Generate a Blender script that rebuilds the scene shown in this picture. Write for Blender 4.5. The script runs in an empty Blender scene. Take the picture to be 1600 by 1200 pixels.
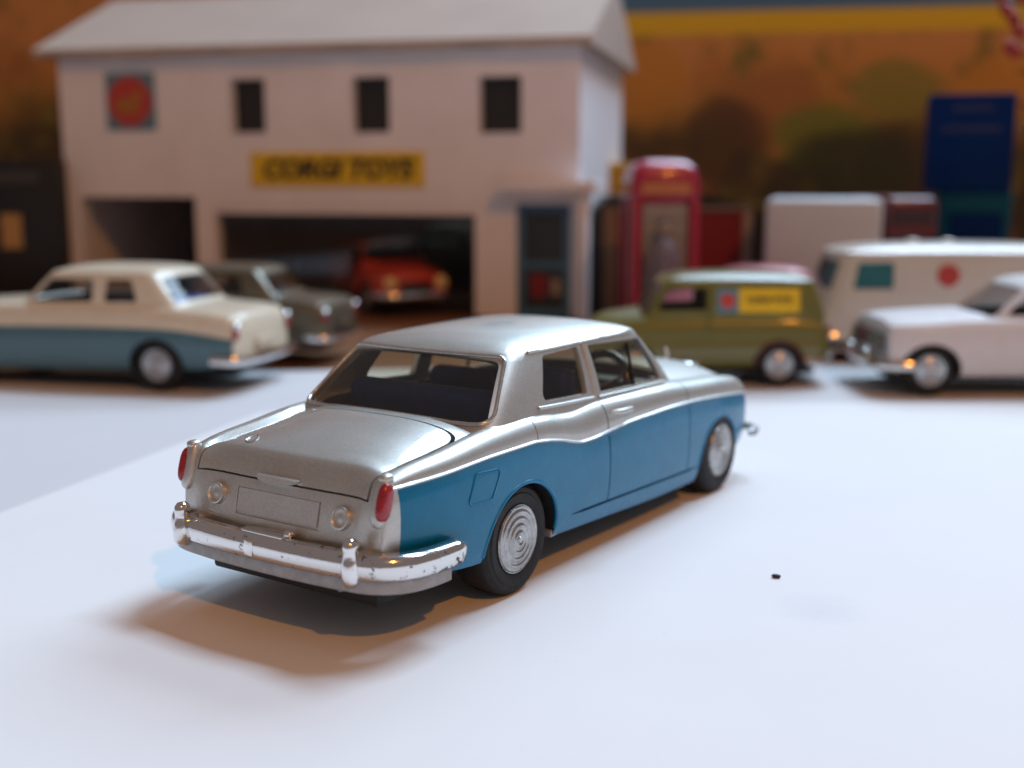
import bpy, bmesh, math, random
import numpy as np
from mathutils import Vector, Matrix
R = math.radians
S = 0.001                       # everything is written in millimetres and built at its true size
random.seed(7)
scene = bpy.context.scene
COL = scene.collection

# ------------------------------------------------------------------ camera
cam_d = bpy.data.cameras.new('camera')
cam = bpy.data.objects.new('camera', cam_d); COL.objects.link(cam)
cam.location = (0, 0, 59.85*S)
cam.rotation_euler = (math.pi/2-0.16925, 0, 0)
cam_d.sensor_width = 36; cam_d.lens = 1865.6/1600*36
cam_d.clip_start = 0.005; cam_d.clip_end = 20
cam_d.dof.use_dof = True
cam_d.dof.focus_distance = 0.166
cam_d.dof.aperture_fstop = 15.5
scene.camera = cam
scene.render.resolution_x = 1024; scene.render.resolution_y = 768

# ------------------------------------------------------------------ light
world = bpy.data.worlds.new('World'); scene.world = world; world.use_nodes = True
wb = world.node_tree.nodes['Background']
wb.inputs[0].default_value = (1.0, 0.81, 0.77, 1); wb.inputs[1].default_value = 0.18

def aim(o, target):
    o.rotation_euler = (Vector(target)-Vector(o.location)).to_track_quat('-Z', 'Y').to_euler()
def area(name, loc, target, sx, sy, power, color):
    l = bpy.data.lights.new(name, 'AREA'); l.shape = 'RECTANGLE'; l.size = sx; l.size_y = sy
    l.energy = power; l.color = color
    o = bpy.data.objects.new(name, l); COL.objects.link(o); o.location = loc; aim(o, target); return o
CT = Vector((0, .2, 0))
kd = Vector((8.2, 10.2, 22.5)).normalized()
area('window_light', CT+kd*1.6+Vector((.08, 0, 0)), CT+Vector((.1, 0, 0)), 0.72, .26, 20, (0.57, 0.785, 1.0))
ld = Vector((.34, .70, .56)).normalized()                # the lower, dimmer part of the same window, above the backdrop
area('window_light_lower', CT+ld*1.75, CT, 1.15, .62, 19, (0.58, 0.79, 1.0))
bl = bpy.data.lights.new('ceiling_bulb', 'POINT'); bl.energy = 19.5; bl.color = (1, .36, .035); bl.shadow_soft_size = 0.022
blo = bpy.data.objects.new('ceiling_bulb', bl); COL.objects.link(blo)
blo.location = CT+Vector((.46, -.92, 1.0)).normalized()*1.5

vs = scene.view_settings
vs.view_transform = 'Standard'; vs.look = 'None'; vs.exposure = 0; vs.gamma = 1; vs.use_curve_mapping = False

# ------------------------------------------------------------------ materials
def nmat(name):
    m = bpy.data.materials.new(name); m.use_nodes = True
    return m, m.node_tree, m.node_tree.nodes['Principled BSDF']
def tex_coord(nt, scale=1.0):
    tc = nt.nodes.new('ShaderNodeTexCoord'); mp = nt.nodes.new('ShaderNodeMapping')
    mp.inputs['Scale'].default_value = (scale,)*3
    nt.links.new(tc.outputs['Object'], mp.inputs['Vector']); return mp.outputs['Vector']
def noise(nt, vec, scale, detail=3, rough=.6):
    n = nt.nodes.new('ShaderNodeTexNoise'); n.inputs['Scale'].default_value = scale
    n.inputs['Detail'].default_value = detail; n.inputs['Roughness'].default_value = rough
    nt.links.new(vec, n.inputs['Vector']); return n.outputs['Fac']
def ramp(nt, fac, stops):
    r = nt.nodes.new('ShaderNodeValToRGB'); nt.links.new(fac, r.inputs['Fac'])
    els = r.color_ramp.elements
    while len(els) < len(stops): els.new(.5)
    for e, (p, c) in zip(els, stops):
        e.position = p; e.color = tuple(c)+(1,) if len(c) == 3 else c
    return r.outputs['Color']
def paint(name, col, rough=.35, metal=0., coat=0., var=.06, nscale=400, bump=0., bscale=1500, rvar=.05, coat_rough=.08, spec=.5):
    """plain painted surface; noise in object space gives slight unevenness of tone, gloss and relief"""
    m, nt, p = nmat(name)
    v = tex_coord(nt)
    f = noise(nt, v, nscale, 4)
    a = tuple(max(0, c*(1-var)) for c in col); b = tuple(c*(1+var) for c in col)
    nt.links.new(ramp(nt, f, [(.3, a), (.7, b)]), p.inputs['Base Color'])
    p.inputs['Metallic'].default_value = metal
    f2 = noise(nt, v, nscale*2.3, 3)
    mr = nt.nodes.new('ShaderNodeMapRange'); nt.links.new(f2, mr.inputs['Value'])
    mr.inputs['From Min'].default_value = .3; mr.inputs['From Max'].default_value = .7
    mr.inputs['To Min'].default_value = max(.02, rough-rvar); mr.inputs['To Max'].default_value = rough+rvar
    nt.links.new(mr.outputs['Result'], p.inputs['Roughness'])
    p.inputs['Coat Weight'].default_value = coat; p.inputs['Coat Roughness'].default_value = coat_rough
    p.inputs['Specular IOR Level'].default_value = spec
    if bump:
        bn = nt.nodes.new('ShaderNodeBump'); bn.inputs['Strength'].default_value = bump; bn.inputs['Distance'].default_value = .0002
        nt.links.new(noise(nt, v, bscale, 3), bn.inputs['Height']); nt.links.new(bn.outputs['Normal'], p.inputs['Normal'])
    return m
def flake_paint(name, col, rough=.34, metal=.75):
    """sprayed metallic paint: fine flakes plus a little orange peel under lacquer"""
    m, nt, p = nmat(name)
    v = tex_coord(nt)
    vo = nt.nodes.new('ShaderNodeTexVoronoi'); vo.inputs['Scale'].default_value = 5200
    nt.links.new(v, vo.inputs['Vector'])
    sep = nt.nodes.new('ShaderNodeSeparateColor'); nt.links.new(vo.outputs['Color'], sep.inputs['Color'])
    a = tuple(c*.91 for c in col); b = tuple(min(1, c*1.07) for c in col)
    c1 = ramp(nt, sep.outputs['Red'], [(0, a), (1, b)])
    n = noise(nt, v, 260, 4)
    mx = nt.nodes.new('ShaderNodeMix'); mx.data_type = 'RGBA'; mx.blend_type = 'MULTIPLY'; mx.inputs['Factor'].default_value = 1
    nt.links.new(c1, mx.inputs['A']); nt.links.new(ramp(nt, n, [(.3, (.93, .93, .92)), (.7, (1, 1, 1))]), mx.inputs['B'])
    nt.links.new(mx.outputs['Result'], p.inputs['Base Color'])
    p.inputs['Metallic'].default_value = metal; p.inputs['Roughness'].default_value = rough
    p.inputs['Coat Weight'].default_value = .85; p.inputs['Coat Roughness'].default_value = .05
    bn = nt.nodes.new('ShaderNodeBump'); bn.inputs['Strength'].default_value = .07; bn.inputs['Distance'].default_value = .00012
    nt.links.new(noise(nt, v, 620, 2), bn.inputs['Height']); nt.links.new(bn.outputs['Normal'], p.inputs['Normal'])
    bn2 = nt.nodes.new('ShaderNodeBump'); bn2.inputs['Strength'].default_value = .1; bn2.inputs['Distance'].default_value = .0001
    nt.links.new(noise(nt, v, 420, 2), bn2.inputs['Height']); nt.links.new(bn2.outputs['Normal'], p.inputs['Coat Normal'])
    return m
def worn_chrome(name, wear=.60, base=(.80, .79, .78)):
    """vacuum-plated chrome with dark pits where the plating has rubbed away"""
    m, nt, p = nmat(name)
    v = tex_coord(nt)
    f1 = noise(nt, v, 900, 6, .7); f2 = noise(nt, v, 150, 3)
    ad = nt.nodes.new('ShaderNodeMath'); ad.operation = 'MULTIPLY_ADD'; ad.inputs[1].default_value = .45
    nt.links.new(f2, ad.inputs[0]); nt.links.new(f1, ad.inputs[2])
    w = ramp(nt, ad.outputs[0], [(wear+.20, (0, 0, 0)), (wear+.225, (1, 1, 1))])
    mx = nt.nodes.new('ShaderNodeMix'); mx.data_type = 'RGBA'; nt.links.new(w, mx.inputs['Factor'])
    mx.inputs['A'].default_value = base+(1,); mx.inputs['B'].default_value = (.10, .09, .09, 1)
    nt.links.new(mx.outputs['Result'], p.inputs['Base Color'])
    mr = nt.nodes.new('ShaderNodeMapRange'); nt.links.new(w, mr.inputs['Value'])
    mr.inputs['To Min'].default_value = .13; mr.inputs['To Max'].default_value = .6
    nt.links.new(mr.outputs['Result'], p.inputs['Roughness'])
    mr2 = nt.nodes.new('ShaderNodeMapRange'); nt.links.new(w, mr2.inputs['Value'])
    mr2.inputs['To Min'].default_value = 1; mr2.inputs['To Max'].default_value = .25
    nt.links.new(mr2.outputs['Result'], p.inputs['Metallic'])
    bn = nt.nodes.new('ShaderNodeBump'); bn.inputs['Strength'].default_value = .25; bn.inputs['Distance'].default_value = .00015
    nt.links.new(noise(nt, v, 420, 4), bn.inputs['Height']); nt.links.new(bn.outputs['Normal'], p.inputs['Normal'])
    return m
def clear_glass(name, tint, ior=1.45, rough=.02, gloss=1.0):
    """thin clear plastic sheet: see-through, with a Fresnel reflection"""
    m = bpy.data.materials.new(name); m.use_nodes = True; nt = m.node_tree
    nt.nodes.remove(nt.nodes['Principled BSDF']); out = nt.nodes['Material Output']
    t = nt.nodes.new('ShaderNodeBsdfTransparent'); t.inputs['Color'].default_value = tint+(1,)
    g = nt.nodes.new('ShaderNodeBsdfGlossy'); g.inputs['Roughness'].default_value = rough; g.inputs['Color'].default_value = (gloss,)*3+(1,)
    f0 = ((ior-1)/(ior+1))**2*1.8                              # Schlick curve for a two-sided sheet
    lw = nt.nodes.new('ShaderNodeLayerWeight'); lw.inputs['Blend'].default_value = .5
    pw = nt.nodes.new('ShaderNodeMath'); pw.operation = 'POWER'; pw.inputs[1].default_value = 5; nt.links.new(lw.outputs['Facing'], pw.inputs[0])
    fr = nt.nodes.new('ShaderNodeMath'); fr.operation = 'MULTIPLY_ADD'; fr.inputs[1].default_value = 1-f0; fr.inputs[2].default_value = f0
    nt.links.new(pw.outputs[0], fr.inputs[0])
    mx = nt.nodes.new('ShaderNodeMixShader')
    nt.links.new(fr.outputs[0], mx.inputs[0]); nt.links.new(t.outputs[0], mx.inputs[1]); nt.links.new(g.outputs[0], mx.inputs[2])
    nt.links.new(mx.outputs[0], out.inputs['Surface'])
    return m

M = {}
M['silver'] = flake_paint('silver_paint', (.62, .61, .575), .46, .83)
M['blue'] = paint('blue_paint', (.002, .178, .355), .30, 0, .26, .08, 300, .10, 900, spec=.25, coat_rough=.04)
M['black'] = paint('black_underside', (.010, .010, .011), .6, 0, 0, .2)
M['chrome'] = worn_chrome('worn_chrome', .655)
M['chrome2'] = worn_chrome('bright_chrome', .70, (.82, .81, .80))
M['hub'] = paint('satin_hub_metal', (.46, .445, .435), .28, .95, 0, .22, 700, .2, 900)
M['bright_trim'] = paint('bright_silver_trim', (.68, .67, .64), .22, .95, 0, .1, 500, .1, 900)
M['base_metal'] = paint('bare_grey_metal', (.34, .32, .31), .42, .55, 0, .15, 700, .3, 1200)
M['rubber'] = paint('black_rubber', (.016, .016, .017), .62, 0, 0, .3, 500, .35, 1500, spec=.35)
M['red_lens'] = paint('red_lens_paint', (.33, .012, .022), .28, 0, .4, .2, 900, .25, 1500)
M['glass'] = clear_glass('yellowed_window_plastic', (.86, .85, .74), 1.5, .05)
M['navy'] = paint('navy_seat', (.006, .028, .15), .5, 0, 0, .2, spec=.2)
M['dark_int'] = paint('dark_interior', (.016, .017, .024), .5, 0, 0, .2)
M['wheel_black'] = paint('black_plastic', (.012, .012, .013), .22, 0, .3, .1)
M['cream'] = paint('cream_paint', (.72, .64, .49), .32, 0, .4, .05)
M['greyblue'] = paint('grey_blue_paint', (.070, .165, .205), .32, 0, .4, .06)
M['olive_grey'] = paint('olive_grey_metallic', (.15, .13, .09), .36, .5, .3, .08)
M['white_paint'] = paint('white_paint', (.66, .63, .63), .5, 0, .12, .03, spec=.3, coat_rough=.3)
M['amb_white'] = paint('off_white_paint', (.66, .62, .55), .30, 0, .4, .04)
M['green'] = paint('olive_green_paint', (.15, .14, .028), .33, 0, .4, .06)
M['maroon_hub'] = paint('maroon_arch', (.06, .008, .012), .5)
M['teal_glass'] = paint('teal_window_plastic', (.025, .17, .20), .12, 0, .4, .1)
M['blue_int'] = paint('bright_blue_interior', (.05, .13, .42), .35, 0, .2, .1)
M['bg_glass'] = clear_glass('clear_window_plastic', (.78, .80, .82), 1.3, .03)
M['red_car'] = paint('red_orange_paint', (.50, .045, .018), .28, 0, .5, .05)
M['pink'] = paint('pink_paint', (.55, .16, .20), .32, 0, .4)
M['yellow_lamp'] = paint('lamp_lens', (.75, .62, .30), .2, 0, .5)
M['wall'] = paint('matt_white_card', (.86, .84, .88), .75, 0, 0, .05, 40, .25, 700)
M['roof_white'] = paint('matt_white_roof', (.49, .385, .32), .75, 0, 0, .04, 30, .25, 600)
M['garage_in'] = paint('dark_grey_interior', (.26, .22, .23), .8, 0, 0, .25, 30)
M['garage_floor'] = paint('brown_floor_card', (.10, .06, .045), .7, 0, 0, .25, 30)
M['pane_dark'] = paint('dark_window_pane', (.020, .018, .018), .30, 0, 0, .2)
M['door_blue'] = paint('blue_door_frame', (.06, .17, .30), .45)
M['sign_yellow'] = paint('yellow_sign_card', (.80, .53, .012), .55)
M['ink'] = paint('black_ink', (.035, .022, .012), .6)
M['logo_blue'] = paint('logo_blue_card', (.10, .24, .32), .6)
M['logo_red'] = paint('logo_red_print', (.52, .055, .045), .6)
M['logo_gold'] = paint('logo_gold_print', (.42, .16, .03), .6)
M['booth_red'] = paint('crimson_paint', (.40, .008, .055), .30, 0, .5, .08)
M['booth_sign'] = paint('booth_sign_panel', (.55, .20, .07), .5)
M['booth_pane'] = paint('pale_booth_pane', (.34, .30, .27), .35)
M['shed_black'] = paint('black_shed', (.012, .012, .012), .55)
M['shed_red'] = paint('dark_red_door', (.22, .008, .012), .5)
M['beige'] = paint('beige_post', (.36, .27, .21), .6)
M['tan'] = paint('tan_wood_post', (.20, .11, .06), .6)
M['box_white'] = paint('white_lorry_box', (.60, .65, .70), .5, 0, .1)
M['maroon'] = paint('maroon_paint', (.12, .014, .020), .4, 0, .3)
M['maroon_dark'] = paint('maroon_window', (.045, .012, .016), .25, 0, .3)
M['carton_blue'] = paint('deep_blue_carton', (.003, .026, .135), .7, spec=.08)
M['carton_ink'] = paint('carton_dark_print', (.008, .022, .10), .5)
M['carton_teal'] = paint('teal_carton', (.008, .09, .15), .7, spec=.1)
M['yellow_carton'] = paint('yellow_carton', (.52, .30, .012), .6)
M['cabinet'] = paint('black_cabinet', (.008, .008, .010), .4)
M['cabinet_grey'] = paint('grey_band', (.045, .048, .045), .4)
M['cream_label'] = paint('tan_label', (.50, .30, .11), .6)
M['berry'] = paint('red_berry', (.34, .010, .010), .35, 0, .2)
M['leaf'] = paint('dark_leaf', (.018, .030, .010), .5)
M['stem'] = paint('brown_stem', (.05, .03, .015), .7)
M['speck'] = paint('dark_speck', (.02, .022, .026), .6)
M['skin_tan'] = paint('figure_coat', (.20, .17, .22), .6)

# ------------------------------------------------------------------ mesh helpers (millimetres in, metres out)
def link(name, me, parent=None):
    o = bpy.data.objects.new(name, me); COL.objects.link(o); o.parent = parent; return o
def finish(me, ang=35):
    if ang:
        me.polygons.foreach_set('use_smooth', [True]*len(me.polygons))
        me.set_sharp_from_angle(angle=R(ang))
    me.update()
def build(name, verts, faces, mats, parent=None, ang=35, mi=None, fix=True):
    me = bpy.data.meshes.new(name)
    me.from_pydata([(v[0]*S, v[1]*S, v[2]*S) for v in verts], [], faces)
    if not isinstance(mats, (list, tuple)): mats = [mats]
    for m in mats: me.materials.append(M[m] if isinstance(m, str) else m)
    if mi is not None: me.polygons.foreach_set('material_index', mi)
    if fix:
        bm = bmesh.new(); bm.from_mesh(me); bmesh.ops.recalc_face_normals(bm, faces=bm.faces); bm.to_mesh(me); bm.free()
    finish(me, ang)
    return link(name, me, parent)
def thing(name, label, cat, loc=(0, 0, 0), rz=0, group=None):
    o = bpy.data.objects.new(name, None); COL.objects.link(o)
    o.empty_display_size = .01
    o.location = [c*S for c in loc]; o.rotation_euler = (0, 0, rz)
    return tag(o, label, cat, group)
def tag(o, label, cat, group=None):
    o['label'] = label; o['category'] = cat
    if group: o['group'] = group
    return o
def boxv(x0, x1, y0, y1, z0, z1):
    v = [(x, y, z) for x in (x0, x1) for y in (y0, y1) for z in (z0, z1)]
    f = [(0, 1, 3, 2), (4, 6, 7, 5), (0, 4, 5, 1), (2, 3, 7, 6), (0, 2, 6, 4), (1, 5, 7, 3)]
    return v, f
def rbox(name, x0, x1, y0, y1, z0, z1, mat, parent=None, bev=.4, seg=2, rot=None):
    """box with rounded edges; rot = (pivot, Matrix)"""
    v, f = boxv(x0, x1, y0, y1, z0, z1)
    bm = bmesh.new(); vs_ = [bm.verts.new(p) for p in v]
    for q in f: bm.faces.new([vs_[i] for i in q])
    bmesh.ops.recalc_face_normals(bm, faces=bm.faces)
    if bev: bmesh.ops.bevel(bm, geom=bm.edges[:], offset=bev, segments=seg, profile=.5, affect='EDGES')
    if rot:
        pv, mt = Vector(rot[0]), rot[1]
        for q in bm.verts: q.co = pv+mt @ (q.co-pv)
    bmesh.ops.scale(bm, vec=(S, S, S), verts=bm.verts)
    me = bpy.data.meshes.new(name); bm.to_mesh(me); bm.free(); me.materials.append(M[mat])
    finish(me, 40); return link(name, me, parent)
def lathe(name, prof, mat, parent=None, axis='y', n=48, centre=(0, 0, 0), ang=40, closed=False):
    """prof: list of (radius, along)"""
    v, f = [], []
    for r, a in prof:
        for k in range(n):
            t = 2*math.pi*k/n; c, s = r*math.cos(t), r*math.sin(t)
            p = {'y': (c, a, s), 'z': (c, s, a), 'x': (a, c, s)}[axis]
            v.append(tuple(p[i]+centre[i] for i in range(3)))
    m = len(prof)
    for i in range(m if closed else m-1):
        for k in range(n):
            j = (i+1) % m
            f.append((i*n+k, i*n+(k+1) % n, j*n+(k+1) % n, j*n+k))
    if not closed:
        if prof[0][0] > 1e-6: f.append(tuple(range(n)))
        if prof[-1][0] > 1e-6: f.append(tuple((m-1)*n+k for k in range(n)))
    o = build(name, v, f, mat, parent, ang)
    return o
def tube(name, path, r, mat, parent=None, n=8, closed=False, ang=60):
    P = [Vector(p) for p in path]; m = len(P); v, f = [], []
    rr = r if isinstance(r, (list, tuple)) else [r]*m
    up = None
    for i in range(m):
        a = P[(i-1) % m] if (closed or i > 0) else P[i]; b = P[(i+1) % m] if (closed or i < m-1) else P[i]
        t = (b-a).normalized()
        if up is None:
            up = t.orthogonal().normalized()
        up = (up-t*up.dot(t)).normalized(); s = t.cross(up)
        for k in range(n):
            q = 2*math.pi*k/n; v.append(tuple(P[i]+(up*math.cos(q)+s*math.sin(q))*rr[i]))
    for i in range(m if closed else m-1):
        j = (i+1) % m
        for k in range(n): f.append((i*n+k, i*n+(k+1) % n, j*n+(k+1) % n, j*n+k))
    if not closed: f += [tuple(range(n)), tuple((m-1)*n+k for k in range(n))]
    return build(name, v, f, mat, parent, ang)
def sweep(name, path, prof, mat, parent=None, scales=None, ang=40, zs=None):
    """plan path (x,y) with a profile of (outward, z); outward = right of travel"""
    P = [Vector((p[0], p[1])) for p in path]; m = len(P); n = len(prof); v, f = [], []
    for i in range(m):
        a = P[max(0, i-1)]; b = P[min(m-1, i+1)]; t = (b-a).normalized(); nr = Vector((t.y, -t.x))
        sc = scales[i] if scales else 1
        for o_, z in prof: v.append((P[i].x+nr.x*o_*sc, P[i].y+nr.y*o_*sc, z*sc if zs is None else zs[i]+z*sc))
    for i in range(m-1):
        for k in range(n): f.append((i*n+k, i*n+(k+1) % n, (i+1)*n+(k+1) % n, (i+1)*n+k))
    f += [tuple(range(n)), tuple((m-1)*n+k for k in range(n))]
    return build(name, v, f, mat, parent, ang)
def ellipsoid(name, c, r, mat, parent=None, p=1.0, rot=None, nu=24, nv=14):
    v, f = [], []
    sg = lambda a: math.copysign(abs(a)**p, a)
    for i in range(nv+1):
        ph = -math.pi/2+math.pi*i/nv
        for k in range(nu):
            t = 2*math.pi*k/nu
            q = Vector((r[0]*sg(math.cos(ph))*sg(math.cos(t)), r[1]*sg(math.cos(ph))*sg(math.sin(t)), r[2]*sg(math.sin(ph))))
            if rot: q = rot @ q
            v.append((c[0]+q.x, c[1]+q.y, c[2]+q.z))
    for i in range(nv):
        for k in range(nu): f.append((i*nu+k, i*nu+(k+1) % nu, (i+1)*nu+(k+1) % nu, (i+1)*nu+k))
    o = build(name, v, f, mat, parent, 60, fix=False)
    bm = bmesh.new(); bm.from_mesh(o.data); bmesh.ops.remove_doubles(bm, verts=bm.verts, dist=1e-7)
    bmesh.ops.recalc_face_normals(bm, faces=bm.faces); bm.to_mesh(o.data); bm.free(); finish(o.data, 60)
    return o
def round_poly(pts, r, seg=5):
    out = []; n = len(pts)
    rr = r if isinstance(r, (list, tuple)) else [r]*n
    for i in range(n):
        a, b, c = (Vector(pts[(i+k) % n]) for k in (-1, 0, 1))
        q = rr[i]
        if q <= 0: out.append(tuple(b)); continue
        d1 = (a-b).normalized(); d2 = (c-b).normalized()
        th = d1.angle(d2); d = min(q/math.tan(th/2), (a-b).length*.48, (c-b).length*.48)
        p1, p2 = b+d1*d, b+d2*d
        for k in range(seg+1):
            t = k/seg; out.append(tuple(p1*(1-t)**2+b*2*t*(1-t)+p2*t*t))
    return out
def prism(pts3a, pts3b):
    n = len(pts3a)
    v = list(pts3a)+list(pts3b)
    f = [tuple(range(n)), tuple(range(n, 2*n))]+[(k, (k+1) % n, n+(k+1) % n, n+k) for k in range(n)]
    return v, f
def merge(parts):
    v, f = [], []
    for a, b in parts:
        o = len(v); v += a; f += [tuple(i+o for i in q) for q in b]
    return v, f
def boolean(ob, cutter, op='DIFFERENCE'):
    up, dn = Matrix.Scale(1/S, 4), Matrix.Scale(S, 4)       # solve at millimetre scale, where the solver is reliable
    ob.data.transform(up); cutter.data.transform(up)
    par = ob.parent; ob.parent = None
    md = ob.modifiers.new('b', 'BOOLEAN'); md.operation = op; md.object = cutter; md.solver = 'EXACT'; md.material_mode = 'TRANSFER'
    bpy.context.view_layer.update()
    dg = bpy.context.evaluated_depsgraph_get()
    me = bpy.data.meshes.new_from_object(ob.evaluated_get(dg))
    ob.modifiers.clear(); ob.data = me; me.transform(dn); ob.parent = par
    cm = cutter.data; bpy.data.objects.remove(cutter); bpy.data.meshes.remove(cm)
def cut(ob, parts, mat, op='DIFFERENCE'):
    v, f = merge(parts); c = build('cutter', v, f, mat, None, 0); boolean(ob, c, op)
def pchip(tab):
    x = np.array([t[0] for t in tab], float); y = np.array([t[1] for t in tab], float)
    h = np.diff(x); d = np.diff(y)/h; m = np.zeros(len(x))
    for i in range(1, len(x)-1):
        if d[i-1]*d[i] > 0:
            w1 = 2*h[i]+h[i-1]; w2 = h[i]+2*h[i-1]; m[i] = (w1+w2)/(w1/d[i-1]+w2/d[i])
    m[0], m[-1] = d[0], d[-1]
    def fn(q):
        q = min(max(q, x[0]), x[-1]); i = int(min(max(np.searchsorted(x, q)-1, 0), len(x)-2))
        t = (q-x[i])/h[i]
        return float((2*t**3-3*t*t+1)*y[i]+(t**3-2*t*t+t)*h[i]*m[i]+(-2*t**3+3*t*t)*y[i+1]+(t**3-t*t)*h[i]*m[i+1])
    return fn
def separate(ob, test, name, parent):
    """move the faces that pass test(centre mm, normal, material name) to an object of their own"""
    bm = bmesh.new(); bm.from_mesh(ob.data); mats = list(ob.data.materials)
    keep, go = [], []
    for f in bm.faces:
        (go if test(f.calc_center_median()/S, f.normal, mats[f.material_index].name if mats else '') else keep).append(f)
    if not go: bm.free(); return None
    b2 = bm.copy(); gi = {f.index for f in go}
    bmesh.ops.delete(bm, geom=go, context='FACES'); bm.to_mesh(ob.data); bm.free()
    b2.faces.ensure_lookup_table()
    bmesh.ops.delete(b2, geom=[f for f in b2.faces if f.index not in gi], context='FACES')
    me = bpy.data.meshes.new(name); b2.to_mesh(me); b2.free()
    for m in mats: me.materials.append(m)
    finish(me); finish(ob.data)
    return link(name, me, parent)
def text_part(name, body, size, mat, parent, loc, rot, shear=.2, bold=.02, width=None):
    c = bpy.data.curves.new(name, 'FONT'); c.body = body; c.size = size*S; c.shear = shear; c.offset = bold*size*S
    c.extrude = .12*S; c.align_x = 'CENTER'; c.align_y = 'CENTER'; c.resolution_u = 3
    t = bpy.data.objects.new(name, c); COL.objects.link(t); bpy.context.view_layer.update()
    me = bpy.data.meshes.new_from_object(t.evaluated_get(bpy.context.evaluated_depsgraph_get()))
    bpy.data.objects.remove(t); bpy.data.curves.remove(c)
    if width:
        xs = [v.co.x for v in me.vertices]; k = width*S/(max(xs)-min(xs))
        for v in me.vertices: v.co.x *= k
    me.materials.clear(); me.materials.append(M[mat])
    o = link(name, me, parent); o.location = [q*S for q in loc]; o.rotation_euler = rot; return o

# ------------------------------------------------------------------ the table and what lies on it
def slab(name, pts, z0, z1, mat, kind='structure'):
    v, f = prism([(x, y, z0) for x, y in pts], [(x, y, z1) for x, y in pts])
    o = build(name, v, f, mat, None, 0); o['kind'] = kind; return o
# wooden table top
m, nt, p = nmat('table_wood'); v = tex_coord(nt)
mp = nt.nodes.new('ShaderNodeMapping'); mp.inputs['Scale'].default_value = (6, 60, 60); nt.links.new(v, mp.inputs['Vector'])
nt.links.new(ramp(nt, noise(nt, mp.outputs['Vector'], 1.2, 5), [(.3, (.20, .085, .04)), (.7, (.30, .14, .07))]), p.inputs['Base Color'])
p.inputs['Roughness'].default_value = .45; M['wood'] = m
# white paper
m, nt, p = nmat('white_paper'); v = tex_coord(nt)
pc_ = ramp(nt, noise(nt, v, 22, 5), [(.3, (.835, .84, .85)), (.7, (.865, .865, .87))])
fl_ = ramp(nt, noise(nt, v, 1500, 2, .5), [(.20, (.80, .80, .80)), (.27, (1, 1, 1))])              # paper fibres and dust
vd = nt.nodes.new('ShaderNodeVectorMath'); vd.operation = 'DISTANCE'
wp = nt.nodes.new('ShaderNodeMapping'); wp.inputs['Scale'].default_value = (1, .8, 1); nt.links.new(v, wp.inputs['Vector'])
nt.links.new(wp.outputs['Vector'], vd.inputs[0]); vd.inputs[1].default_value = (.0440, .1285, 0)
an = nt.nodes.new('ShaderNodeMath'); an.operation = 'MULTIPLY_ADD'; an.inputs[1].default_value = .010
nt.links.new(noise(nt, v, 140, 4), an.inputs[0]); nt.links.new(vd.outputs['Value'], an.inputs[2])
sm_ = ramp(nt, an.outputs[0], [(.0055, (.90, .925, .945)), (.0105, (1, 1, 1))])                    # a thumb smudge
for q_ in (fl_, sm_):
    mxp = nt.nodes.new('ShaderNodeMix'); mxp.data_type = 'RGBA'; mxp.blend_type = 'MULTIPLY'; mxp.inputs['Factor'].default_value = 1
    nt.links.new(pc_, mxp.inputs['A']); nt.links.new(q_, mxp.inputs['B']); pc_ = mxp.outputs['Result']
nt.links.new(pc_, p.inputs['Base Color'])
p.inputs['Roughness'].default_value = .75; p.inputs['Specular IOR Level'].default_value = .12
bn = nt.nodes.new('ShaderNodeBump'); bn.inputs['Strength'].default_value = .12; bn.inputs['Distance'].default_value = .0003
nt.links.new(noise(nt, v, 350, 5), bn.inputs['Height'])
bn2 = nt.nodes.new('ShaderNodeBump'); bn2.inputs['Strength'].default_value = .25; bn2.inputs['Distance'].default_value = .004
nt.links.new(noise(nt, v, 9, 2), bn2.inputs['Height']); nt.links.new(bn2.outputs['Normal'], bn.inputs['Normal'])
nt.links.new(bn.outputs['Normal'], p.inputs['Normal']); M['paper'] = m
slab('table', [(-900, -300), (900, -300), (900, 1100), (-900, 1100)], -25, -1.0, 'wood')
m2 = M['paper'].copy(); m2.name = 'duller_white_paper'; M['paper_dull'] = m2
for n_ in m2.node_tree.nodes:
    if n_.type == 'VALTORGB' and .8 < n_.color_ramp.elements[0].color[0] < .84:
        n_.color_ramp.elements[0].color = (.812, .812, .83, 1); n_.color_ramp.elements[1].color = (.838, .838, .85, 1)
slab('back_paper_sheet', [(-330, -120), (330, -120), (330, 415), (-330, 352)], -.9, -.25, 'paper_dull')
slab('front_paper_sheet', [(-190, -110), (-97.6, 196), (-66, 305), (-40, 330), (120, 318), (260, 300), (260, -130)], -.15, 0, 'paper')

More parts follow.
